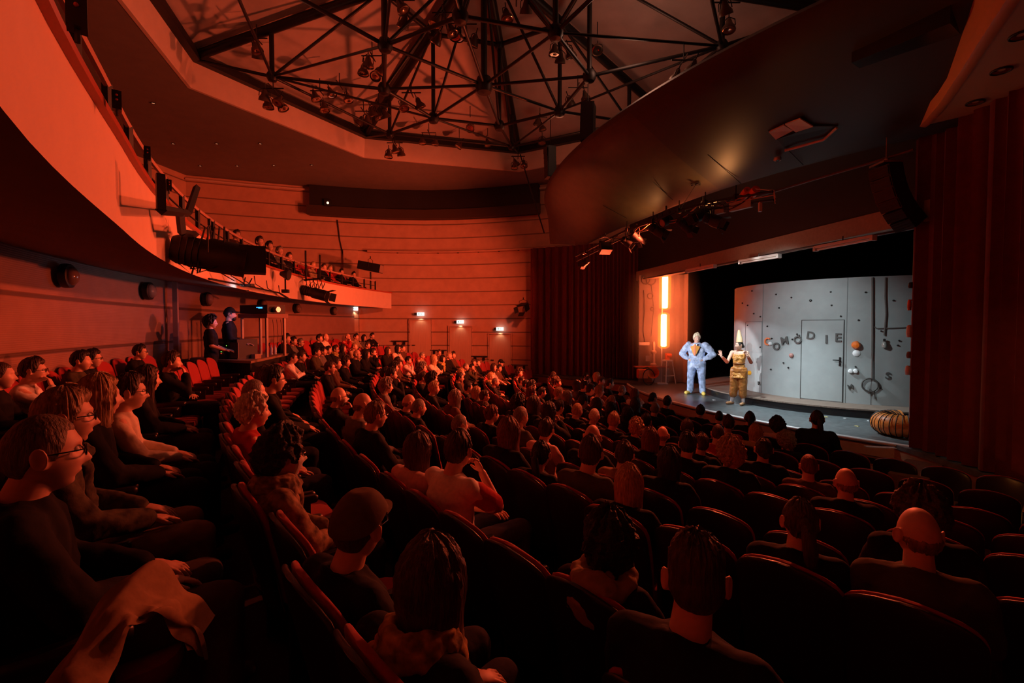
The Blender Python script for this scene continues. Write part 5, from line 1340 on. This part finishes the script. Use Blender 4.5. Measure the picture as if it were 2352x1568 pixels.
# make the handle point to the door middle
m=MB(); 
pc=drumpt(1942,700); aj=dang(pc)%6.2832; 
for px,w in ((1944,.004),(2003,.004),(1751,.004)):
    a=dang(drumpt(px,780))%6.2832; dstrip(a-.001,a+.001,0,2.84,2.995,3.006,m,1)
m.build('panel_joint',mat('joint line',(.12,.13,.13),.6),t,False)
a_=dang(drumpt(1714,740))%6.2832; b_=dang(drumpt(1750,740))%6.2832; m=MB(); z_0=drumpt(1730,808).z-ZP; z_1=drumpt(1730,739).z-ZP
dstrip(a_,b_,z_0,z_1,2.99,3.01,m,6); m.build('window_flap','drum',t,False)
m=MB(); dstrip(a_-.006,a_,z_0,z_1,2.99,3.012,m,1); dstrip(a_,b_,z_1,z_1+.008,2.99,3.012,m,6); m.build('flap_gap','black',t,False)
# letters
def letter(ch,px,py,hpx,rot,mt,lab,ext=.012,nm='letter'):
    p=drumpt(px,py,.022); a=dang(p); sz=hpx*p.y/F/.70
    cu=bpy.data.curves.new('txt','FONT'); cu.body=ch; cu.size=sz; cu.extrude=ext; cu.align_x='CENTER'; cu.align_y='CENTER'; cu.offset=sz*.018
    o=bpy.data.objects.new('txt',cu); COL.objects.link(o); dg=bpy.context.evaluated_depsgraph_get(); me=bpy.data.meshes.new_from_object(o.evaluated_get(dg)); bpy.data.objects.remove(o)
    me.materials.clear(); me.materials.append(M[mt] if isinstance(mt,str) else mt)
    o=link(nm,me); o.location=p
    R3=Matrix.Rotation(a+math.pi/2,3,'Z')@Matrix.Rotation(R_(90),3,'X')@Matrix.Rotation(R_(rot),3,'Z'); o.rotation_euler=R3.to_euler()
    return tag(o,lab,'letter','letters on the set wall')
GL=mat('dark grey letter',(.07,.065,.06),.6)
letter('C',1762,785,17,4,'orange','orange letter C, first of the word on the set wall')
letter('O',1783,796,16,-4,GL,'dark letter O hanging lowest after the orange C')
letter('M',1802,783,17,12,GL,'tilted dark letter M left of the set door, in the upper word')
letter('Ö',1832,781,16,-5,GL,'dark letter O with two dots just left of the door')
letter('D',1862,771,17,-8,GL,'dark letter D high on the left of the set door')
letter('I',1898,780,19,0,GL,'dark letter I in the middle of the set door')
letter('E',1925,776,19,0,GL,'dark letter E at the right edge of the set door')
letter('R',1743,880,8,8,GL,'small dark letter R low behind the performer')
letter('M',1953,888,10,18,GL,'small tilted dark letter M low right of the door')
letter('S',2039,863,15,-5,GL,'dark letter S low on the right of the set wall')
def knob(px,py,r,mt,lab,nm='wall_knob',dep=.03,cat='knob'):
    p=drumpt(px,py,.0); a=dang(p); q=Matrix.Rotation(a,3,'Z')@Matrix.Rotation(R_(90),3,'Y')
    m=MB(); m.lathe([(0,0),(r,0),(r*1.05,dep*.4),(r*.7,dep),(0,dep*1.1)],dl(p),16,q); o=m.build(nm,mt,SW); o['label']=lab; return o
wh={}
for i,(px,py) in enumerate([(1728,668),(1783,676),(1818,683),(1862,690),(1908,670),(1910,701),(1988,671),(2052,690),(1931,726),(1972,735),(1706,696),(1718,701),(1790,707),(1732,720),(1747,727),(1763,749),(1718,747),(1831,767),(1773,777),(1820,779),(2024,760),(1965,842),(2022,891),(2065,782),(2062,793),(1800,833),(1771,848),(1747,797),(1811,844)]):
    where=['at the upper left of the light spot','right of the light spot','in the upper middle','ringed one above the door','above the door top right','just above the door lintel right','at the top between the joints','high at the right','right above the door corner','right of the door top','near the left wall edge, high','near the left wall edge, lower','below the light spot','left above the flap','above the flap corner','above the orange letter','inside the flap','above the dotted letter','beside the orange letter','left of the dotted letter','above the hanging bulb','above the two white knobs','right of the cable ring','far right upper of two','far right lower of two','below the tilted letter','low left of the door','right of the flap','low small one left of the door'][i]
    knob(px,py,.019 if i!=3 else .03,'steel','small dark knob on the set wall '+where)
knob(1966,792,.085,'orange','orange lamp shade on the set wall right of the door','wall_lamp',.12,'lamp'); knob(1967,811,.07,'white','white round dish below the orange wall lamp','round_dish',.03,'dish')
knob(1954,852,.05,'white','left white knob of the pair right of the door','wall_knob',.06); knob(1965,852,.05,'white','right white knob of the pair right of the door','wall_knob',.06)
knob(1818,816,.055,mat('dull pink',(.40,.18,.15),.5),'pinkish hexagonal knob left of the door','wall_knob',.04); knob(1770,789,.05,'white','white square knob beside the orange letter','wall_knob',.04)
knob(1723,856,.06,mat('yellow orange',(.9,.40,.02),.4),'yellow orange knob behind the performer','wall_knob',.08)
def dcable(pts,r,lab,mt='steel',nm='wall_cable'):
    m=MB(); m.tube([drumpt(x,y,.03) for x,y in pts],r,6); return tag(m.build(nm,mt),lab,'cable')
GC=mat('grey cable',(.12,.10,.09),.6)
dcable([(2004,637),(2004,700),(2004,780),(2003,830),(2003,872)],.020,'thick dark cable hanging down to the ring on the set wall',GC)
dcable([(2034,637),(2033,680),(2035,720),(2031,770)],.014,'thin cable hanging to the light bulb on the set wall',GC); dcable([(2008,750),(2013,754),(2050,753),(2090,751)],.010,'thin cable running sideways at the right of the set wall',GC)
p=drumpt(1998,884,.05); a=dang(p); m=MB(); m.torus(p,.145,.018,Matrix.Rotation(a,3,'Z')@Matrix.Rotation(R_(90),3,'Y'),30,8); m.tube([p+V((0,0,-.08)),p+V((0,0,-.2))],.01,6); m.tube([p+V((.08,-.03,-.13)),p+V((.10,-.03,-.3))],.01,6); tag(m.build('cable_ring',mat('dark ring',(.05,.045,.04),.6)),'dark coiled cable ring low on the set wall','cable ring')
p=drumpt(2031,790,.07); t=thing('hanging_bulb','glass bulb hanging at the end of a thin cable on the set wall','bulb',p); m=MB(); m.lathe([(0,-.09),(.045,-.07),(.055,-.02),(.035,.04),(.02,.06),(0,.06)],(0,0,0),16); m.build('glass_bulb',mat('bulb glass',(.30,.30,.28),.1),t); m=MB(); m.lathe([(0,.05),(.024,.05),(.024,.11),(0,.12)],(0,0,0),12); m.build('socket','steel',t)
# left decor panel and its props
def at_stage(px,py): return PZ(px,py,-1.96)
pl=Vector(at_stage(1466,882)); pr=Vector(at_stage(1523,884)); pl.z=pr.z=ZS
pl=Vector((4.50,17.0,ZS)); pr=Vector((5.42,17.0,ZS)); pl=PY(1466,882,16.75); pr=PY(1545,882,16.75); zt=PY(1466,632,16.75).z
pm=(pl+pr)/2; wv=(pr-pl).length
t=thing('decor_panel','tall pale panel hung with objects beside the glowing tubes','stage set',(pm.x,pm.y,ZS))
m=MB(); m.box((0,0,(zt-ZS)/2),(wv,.05,zt-ZS)); m.build('board',mat('pale board',(.27,.22,.20),.6,noise_=.2,nscale=4),t,False)
m=MB(); m.tube([(-.45,-.05,3.2),(-.42,-.06,2.5),(-.47,-.05,1.8),(-.40,-.05,1.4)],.012,5); m.tube([(-.2,-.05,3.4),(-.1,-.05,2.6),(-.18,-.05,1.6)],.010,5); m.build('wire','steel',t)
for x,z,r in ((-.38,3.55,.14),(-.20,3.55,.16),(-.22,3.0,.09),(-.15,2.55,.06)):
    m=MB(); m.torus((x,-.05,z),r,.022,Matrix.Rotation(R_(90),3,'X'),22,6); m.build('wire_coil',mat('brown coil',(.16,.10,.08),.6),t)
def prop(nm,px,py,Y,lab,cat,fn,mt): 
    p=PY(px,py,Y); m=MB(); fn(m,p); return tag(m.build(nm,mt),lab,cat)
prop('white_box',1479,789,16.55,'small white wall box on the decor panel','box',lambda m,p:m.box(p,(.36,.12,.10)),'white')
prop('wall_notice',1488,823,16.6,'pale notice sheet pinned low on the decor panel','paper',lambda m,p:m.box(p,(.15,.02,.19)),'white')
prop('bottle_pillar',1501,812,16.4,'pale turned pillar lamp stand left of the glowing tube','stand',lambda m,p:m.lathe([(0,-.42),(.09,-.42),(.11,-.36),(.06,-.32),(.055,.0),(.10,.02),(.10,.08),(.05,.12),(.06,.30),(.03,.42),(0,.42)],p,16),mat('pale column',(.55,.42,.33),.4))
prop('shelf_plank',1496,842,16.3,'narrow red brown shelf across the decor panel','shelf',lambda m,p:m.box(p,(1.15,.35,.03)),mat('red plank',(.40,.10,.05),.5))
prop('orange_crate',1475,858,16.0,'orange box standing at the foot of the decor panel','box',lambda m,p:m.box(p,(.30,.30,.28)),'orange')
def horn(m,p):
    m.lathe([(.03,-.22),(.05,-.1),(.09,.02),(.19,.12),(.195,.14),(.17,.13),(.08,.03),(.02,-.1),(.0,-.1)],p,22,Matrix.Rotation(R_(75),3,'X')@Matrix.Rotation(R_(-25),3,'Y'))
prop('orange_horn',1502,857,15.9,'orange funnel horn beside the orange box','horn',horn,'orange')
m=MB(); c=PY(1490,866,15.8); m.torus(c,.24,.018,Matrix.Rotation(R_(90),3,'X'),28,8,(.8,1.1)); m.tube([c+V((.1,0,.24)),c+V((-.05,0,.33)),c+V((-.2,0,.28))],.018,6); tag(m.build('black_hose','black'),'black looped hose between orange box and horn','hose')
prop('grey_cutout',1517,862,16.2,'grey rounded flat piece leaning behind the orange horn','board',lambda m,p:m.lathe([(0,-.02),(.33,-.02),(.33,.02),(0,.02)],p,26,Matrix.Rotation(R_(90),3,'X')),mat('grey board',(.28,.25,.24),.6))
curtain('side_cloth',[Vector((x,y)) for x,y in ((5.30,16.9),(5.72,16.6),(5.98,16.2))],ZS+.02,H+1.75,.05,.25,'pale sheer cloth hanging behind the glowing tubes',mt='gauze')
# glowing tubes on a pole
for (y0,y1,px,lab) in ((636,706,1528,'upper glowing white-hot orange tube on the stage pole'),(723,794,1525,'lower glowing white-hot orange tube on the stage pole')):
    a=PY(px,y0,16.05); b=PY(px-1,y1,16.05); t=thing('glowing_tube',lab,'tube light',(a+b)/2,0,'glowing tubes beside the stage opening'); h=(a-b).length/2
    m=MB(); m.tube([(0,0,-h-.03),(0,0,-h),(0,0,h),(0,0,h+.03)],[.05,.095,.095,.05],16); m.build('bright_core','neon',t)
    m=MB(); m.tube([(0,0,-h-.09),(0,0,-h-.02),(0,0,h+.02),(0,0,h+.09)],[.08,.19,.19,.08],20); m.build('orange_sleeve','gel',t)  # emissive orange shell painted around the core as its glow halo
p=PY(1522,798,16.1); m=MB(); m.tube([(p.x,p.y+.1,ZS),(p.x,p.y+.1,H+1.6)],.022,8); m.box((p.x,p.y+.1,ZS+.02),(.35,.35,.04)); tag(m.build('light_pole','white'),'slim pale pole carrying the glowing tubes','pole')
m=MB(); m.lathe([(0,-2.3),(1.5,-2.3),(1.5,1.75),(0,1.75)],(5.1,15.9,H+.0),32); hz=m.build('stage_haze','black'); hz.data.materials.clear()  # soft haze volume added around the tubes to give their glow
hm=bpy.data.materials.new('haze'); hm.use_nodes=True; hn=hm.node_tree; hn.nodes.remove(hn.nodes['Principled BSDF']); vv=hn.nodes.new('ShaderNodeVolumeScatter'); 
hc_=hn.nodes.new('ShaderNodeNewGeometry'); hs_=hn.nodes.new('ShaderNodeVectorMath'); hs_.operation='SUBTRACT'; hs_.inputs[1].default_value=(4.98,16.0,H+.28); hn.links.new(hc_.outputs['Position'],hs_.inputs[0])
hq=hn.nodes.new('ShaderNodeVectorMath'); hq.operation='MULTIPLY'; hq.inputs[1].default_value=(1,1,.45); hn.links.new(hs_.outputs[0],hq.inputs[0])
hl=hn.nodes.new('ShaderNodeVectorMath'); hl.operation='LENGTH'; hn.links.new(hq.outputs[0],hl.inputs[0])
hr=hn.nodes.new('ShaderNodeMapRange'); hr.interpolation_type='SMOOTHSTEP'; hr.inputs[1].default_value=.1; hr.inputs[2].default_value=1.4; hr.inputs[3].default_value=.5; hr.inputs[4].default_value=0; hn.links.new(hl.outputs['Value'],hr.inputs[0]); hn.links.new(hr.outputs[0],vv.inputs['Density'])
vv.inputs['Color'].default_value=(1,1,1,1); hn.links.new(vv.outputs[0],hn.nodes['Material Output'].inputs['Volume']); hz.data.materials.append(hm); tag(hz,'thin stage haze glowing around the bright tubes','haze',kind='stuff')
# stool
p=Vector(at_stage(1532,880)); t=thing('bar_stool','pale wooden bar stool standing by the tube pole','stool',(p.x,p.y,ZS),R_(20))
m=MB(); m.lathe([(0,.76),(.17,.76),(.175,.78),(.17,.80),(0,.80)],(0,0,0),20); m.build('seat','white',t)
for sx,sy in((1,1),(1,-1),(-1,1),(-1,-1)):
    m=MB(); m.tube([(.11*sx,.11*sy,.77),(.20*sx,.20*sy,0)],.018,8); m.build('leg','white',t)
m=MB(); 
for a,b in (((1,1),(1,-1)),((1,-1),(-1,-1)),((-1,-1),(-1,1)),((-1,1),(1,1))): m.tube([(.17*a[0],.17*a[1],.27),(.17*b[0],.17*b[1],.27)],.012,6)
m.build('footrest','white',t)
m=MB(); m.box((p.x,p.y,ZS+.92),(.13,.12,.22)); m.lathe([(0,-.08),(.07,-.08),(.07,.08),(0,.08)],(p.x+.05,p.y-.02,ZS+.95),14,Matrix.Rotation(R_(90),3,'Y')); tag(m.build('orange_machine','orange'),'small orange machine standing on the bar stool','machine')
m=MB(); c=Vector(at_stage(1533,876)); m.box((p.x,p.y+.25,ZS+.12),(.24,.02,.22)); tag(m.build('small_sign','white'),'small white placard behind the bar stool legs','placard')
# orange ribbed duct at right
cD=PZ(2072,1000,-1.96); t=thing('ribbed_duct','orange ribbed flexible duct lying at the foot of the right curtain','duct',(cD.x+.05,cD.y+.05,ZS+.20))
pts=[]
for k in range(25):
    a=R_(70+250*k/24); pts.append(V((.33*math.cos(a)+.05,.30*math.sin(a),.0)))
m=MB(); rr=[.19+.012*math.cos(k*math.pi) for k in range(25)]; m.tube(pts,rr,20); m.build('hose',mat('orange fabric hose',(.85,.26,.04),.45,noise_=.2),t)
for k in range(1,24,1):
    d=(pts[k+1]-pts[k-1]).normalized(); q=d.to_track_quat('Z','Y').to_matrix(); m=MB(); m.torus(pts[k],.197,.008,q,22,6); m.build('wire_rib','black',t)
# right edge decor strip with objects, seen past the curtain
e0=PZ(2094,1020,-1.96); Y_=8.1
t=thing('edge_panel','narrow pale decor panel seen edge-on beside the right curtain','stage set',(0,0,0))
a=PY(2096,1015,Y_); b=PY(2106,1015,Y_); ztop=PY(2100,528,Y_).z
m=MB(); m.box(((a.x+b.x)/2+.04,Y_+.10,(ZS+ztop)/2),(.10,.05,ztop-ZS),0); m.build('board',mat('pale strip',(.5,.46,.42),.6),t,False)
for px,py,w,h_,mt,lab in ((2089,700,.07,.26,'orange','orange cylinder hooked on the edge panel'),(2090,760,.12,.30,'white','white box frame low on the edge panel'),(2089,815,.10,.16,'gauze','pale crumpled object on the edge panel'),(2087,850,.12,.22,'white','small white case near the foot of the edge panel'),(2093,655,.10,.14,'steel','dark fitting high on the edge panel')):
    p=PY(px,py,Y_-.02); m=MB(); m.lathe([(0,-h_*.35),(w*.35,-h_*.35),(w*.45,-h_*.1),(w*.38,h_*.25),(w*.2,h_*.35),(0,h_*.35)],p,14); m.box(p+V((.03,0,h_*.3)),(w*.9,.05,.02)); tag(m.build('hung_object',mt,smooth=False),lab,'prop')
# steps in front of the right curtain
t=thing('stage_steps','low brown wooden steps in front of the right curtain','steps',(5.75,6.75,0),R_(40))
for i,(y,h_) in enumerate(((.0,.80),(-.42,.54),(-.80,.27))):
    m=MB(); m.box((0,y,h_/2),(1.1,.42,h_)); m.build('step',mat('step wood',(.20,.10,.06),.6,noise_=.2),t,False)
p=PZ(2022,1030,-1.97); m=MB(); m.box((p.x,p.y,ZS+.012),(.42,.10,.012),R_(-12)); tag(m.build('white_sheet','white',smooth=False),'small white sheet on the stage edge by the steps','paper')
p=Vector((6.0,5.2,ZS-.14)); m=MB(); m.box((p.x-.03,p.y-.1,p.z),(.10,.26,.20),R_(5)); tag(m.build('step_light',mat('orange box light',(.8,.4,.15),.5,emit=(1,.30,.06),estr=.25),smooth=False),'small orange glowing box low on the right stage wall','light'); point('step_light_glow',(p.x-.25,p.y-.15,p.z-.05),2.5,(1,.35,.08),.05)  # glowing box and point lamp added for an orange patch of unknown kind
for i,(px,py,mt) in enumerate(((1897,957,'yellow'),(1940,960,'white'),(1968,978,'yellow'),(1936,955,'white'),(1995,966,'white'),(1640,918,'white'))):
    p=PZ(px,py,-1.955); m=MB(); m.box((p.x,p.y,ZS+.004),(.07,.05,.004),i); tag(m.build('paper_scrap',mat('scrap %d'%i,(.8,.7,.25) if mt=='yellow' else (.7,.72,.72),.6),smooth=False),'tiny %s paper scrap on the stage floor, %s'%(mt,('nearest the podium middle','by the podium right part','lowest toward the edge','next to the podium rim','farthest right','between the two performers')[i]),'paper scrap')
# ---------------------------------------------------------------- performers
fp=PZ(1599,905,-1.96); J=standing('akimbo'); BLUE=(.46,.57,.80)
M['suit']=mat('painted blue suit',(.30,.42,.72),.7,noise_=.55,nscale=9,bump=.6,bscale=16,objcol=True)
hd=math.atan2(-4.6,-9)-math.pi/2
hd=math.atan2(6.0-fp.y,0-fp.x)-math.pi/2
s=1.01; w=1.22
o=link('person',body_mesh(J,R_(34),.006,w,0,1.4)); o.location=(fp.x,fp.y,ZS); o.rotation_euler=(0,0,hd); o.scale=(s,s,s)
k=link('hair',hair_mesh('wavy',R_(34),J['hc']),o); setc(k,(.85,.72,.50)); k.scale=(1,1,1)
mb=MB(); g=.03; torso(mb,J,g,w)
for sd,n in((-1,'L'),(1,'R')):
    mb.capsule(J['sh'+n],.095,J['sh'+n].lerp(J['el'+n],.5),.105,14); mb.capsule(J['sh'+n].lerp(J['el'+n],.4),.105,J['el'+n],.075,14); mb.capsule(J['el'+n],.078,J['el'+n].lerp(J['wr'+n],.45),.085,14); mb.capsule(J['el'+n].lerp(J['wr'+n],.4),.082,J['el'+n].lerp(J['wr'+n],.93),.045,14)
mb.loft([[J['pel']+V((a*math.cos(2*math.pi*k/20),b*math.sin(2*math.pi*k/20),dz)) for k in range(20)] for a,b,dz in ((.24,.175,-.17),(.235,.17,-.05),(.21,.155,.1))])
k=link('jacket',remesh(mb,.010,2,'suit','top',.03,.07),o); setc(k,BLUE)
k=link('trousers',legs_mesh(J,1.15,False,.038,'suit'),o); setc(k,(.36,.48,.74))
mb=MB(); mb.add([V((-.015,.205,1.40)),V((-.13,.175,1.36)),V((-.03,.23,1.12)),V((-.015,.215,1.40)),V((-.13,.185,1.36)),V((-.03,.24,1.12))],[(0,1,2),(5,4,3),(0,3,4,1),(1,4,5,2),(2,5,3,0)])
mb.add([V((.015,.205,1.40)),V((.13,.175,1.36)),V((.03,.23,1.12)),V((.015,.215,1.40)),V((.13,.185,1.36)),V((.03,.24,1.12))],[(2,1,0),(3,4,5),(1,4,3,0),(2,5,4,1),(0,3,5,2)])
mb.build('lapels',mat('orange lapel',(.80,.33,.05),.5),o,False)
mb=MB(); mb.loft([[V((x*wd,.175+.05*q,1.44-.34*q+0*x)) for x,wd in ((-1,w_),(1,w_))]+[V((w_,.185+.055*q,1.44-.34*q)),V((-w_,.185+.055*q,1.44-.34*q))] for q,w_ in ((0,.05),(.5,.045),(1,.008))]); mb.build('shirt_front','white',o,False)
mb=MB(); mb.loft([[V((-w_,y,z)),V((w_,y,z)),V((w_,y+.012,z)),V((-w_,y+.012,z))] for w_,y,z in ((.018,.20,1.43),(.014,.205,1.40),(.03,.235,1.18),(.004,.245,1.10))]); mb.build('tie',mat('orange tie',(.75,.16,.02),.5),o,False)
for sd,n in((-1,'L'),(1,'R')):
    mb=MB(); mb.capsule(J['ank'+n]+V((0,-.04,-.045)),.055,J['toe'+n]+V((0,.02,.005)),.052,12); mb.capsule(J['ank'+n],.055,J['ank'+n]+V((0,0,.05)),.055,10); k=link('shoe',remesh(mb,.008,1,mat('yellow leather',(.85,.62,.12),.4),'shoe'),o)
link('eyes',eyes_mesh(R_(34),J['hc']),o)
mb=MB(); 
qh=headmat(R_(34)); mb.tube([J['hc']+qh@V((-.028,.104,-.05)),J['hc']+qh@V((0,.112,-.046)),J['hc']+qh@V((.028,.104,-.05))],.007,8); k=mb.build('moustache','hair',o); setc(k,(.8,.68,.5))
tag(o,'performer in padded pale blue suit and orange lapels, hands on hips','person')
# actress with cone hat
fp=PZ(1696,929,-1.96); J=standing('raised'); OCH=(.62,.27,.06); s=.93
M['ochre']=mat('ochre satin',(.66,.30,.06),.35,noise_=.3,nscale=7,bump=.5,bscale=18,objcol=True)
hd=math.atan2(5.0-fp.y,-1.5-fp.x)-math.pi/2
o=link('person',body_mesh(J,R_(-42),.006,.86)); o.location=(fp.x,fp.y,ZS); o.rotation_euler=(0,0,hd); o.scale=(s,s,s)
k=link('hair',hair_mesh('bun',R_(-42),J['hc']),o); setc(k,(.03,.02,.015)); link('eyes',eyes_mesh(R_(-42),J['hc']),o)
mb=MB(); g=.016; pts=[(J['pel']+V((0,0,-.20)),.225,.18),(J['pel']+V((0,0,-.05)),.19,.15),(J['pel']+V((0,0,.06)),.16,.125),(J['waist']+V((0,0,.02)),.135,.11),(J['chest']+V((0,0,-.03)),.165,.125),(J['chest']+V((0,0,.06)),.155,.11)]
mb.loft([[p+V((a*math.cos(2*math.pi*k/24),b*math.sin(2*math.pi*k/24),0)) for k in range(24)] for p,a,b in pts]); mb.capsule(J['chest']+V((.14,.02,.0)),.035,J['nb']+V((.12,-.0,-.01)),.028,10); mb.capsule(J['chest']+V((-.14,.05,.0)),.03,J['nb']+V((-.09,.0,0)),.026,10)
k=link('tunic',remesh(mb,.010,1,'ochre','tunic',.04,.07),o); setc(k,OCH)
mb=MB(); mb.lathe([(.142,-.02),(.152,-.015),(.152,.015),(.142,.02)],J['waist']+V((0,0,.01)),26); mb.ell(J['waist']+V((0,.125,.01)),(.05,.02,.035),12); k=link('belt',remesh(mb,.008,1,'ochre','belt'),o); setc(k,(.30,.11,.03))
k=link('trousers',legs_mesh(J,.95,False,.05,'ochre',.55),o); setc(k,(.45,.16,.035))
for sd,n in((-1,'L'),(1,'R')):
    mb=MB(); mb.capsule(J['ank'+n]+V((0,-.035,-.055)),.044,J['toe'+n]+V((0,.0,.0)),.040,12); k=link('shoe',remesh(mb,.008,1,mat('tan shoe',(.60,.30,.14),.4),'shoe'),o)
    mb=MB(); mb.capsule(J['knee'+n].lerp(J['ank'+n],.5),.052,J['ank'+n],.044,12); link('stocking',remesh(mb,.010,1,mat('white stocking',(.72,.66,.66),.7),'stocking'),o)
    mb=MB(); mb.capsule(J['el'+n].lerp(J['wr'+n],.05),.048,J['el'+n].lerp(J['wr'+n],.75),.036,12); k=link('glove',remesh(mb,.008,1,mat('rust glove',(.42,.08,.035),.5),'glove'),o)
qh=headmat(R_(-42)); b=J['hc']+qh@V((0,-.01,.095)); mb=MB(); mb.lathe([(0,-.02),(.085,-.02),(.088,0),(.074,.10),(.055,.20),(.034,.30),(.026,.32),(0,.325)],b,22,Matrix.Rotation(R_(10),3,'X')@Matrix.Rotation(R_(8),3,'Y')); mb.build('cone_hat',mat('pale cone paper',(.78,.52,.30),.5),o)
mb=MB(); mb.torus(J['nb']+V((0,.005,.02)),.058,.010,None,20,6); k=mb.build('ruff',mat('rust ribbon',(.45,.14,.05),.5),o)
tag(o,'performer in ochre tunic and tall cone hat gesturing with raised hands','person')
# coat draped at the lower left over the arm of the nearest man
c=PY(300,1400,1.30)
t=thing('draped_coat','tan coat bunched over the armrest at the lower left','coat',(0,0,0))
mb=MB(); rings=[]
up_=[PY(*a) for a in ((95,1600,1.00),(170,1480,1.08),(245,1370,1.16),(320,1298,1.24),(400,1320,1.30),(455,1365,1.34),(482,1415,1.36))]
lo_=[PY(*a) for a in ((215,1640,1.00),(235,1545,1.04),(290,1450,1.10),(345,1408,1.16),(395,1405,1.20),(440,1450,1.26),(470,1515,1.30))]
def cr(p,i,t):
    a,b,c,d=[p[max(0,min(len(p)-1,i+k))] for k in(-1,0,1,2)]; return .5*((2*b)+(c-a)*t+(2*a-5*b+4*c-d)*t*t+(-a+3*b-3*c+d)*t**3)
for i in range(6):
    for k in range(8):
        a=cr(up_,i,k/8); b=cr(lo_,i,k/8); s_=(i+k/8); ring=[]
        def cp(t,th):
            p=V((0,0,H)).lerp(a.lerp(b,t),.93); bl=.055*math.sin(math.pi*t)+.013*math.sin(9*t+s_*1.7)+.007*math.sin(19*t-s_*2.3)
            return p+V((0,-bl+th,.010*math.sin(s_*4+t*6)))
        ring=[cp(q/16,0) for q in range(17)]+[cp(q/16,0)+V((0,.014,-.008)) for q in range(16,-1,-1)]
        rings.append(ring)
mb.loft(rings); k=link('coat_cloth',mb.mesh('coat','cloth'),t); setc(k,(.36,.23,.13))
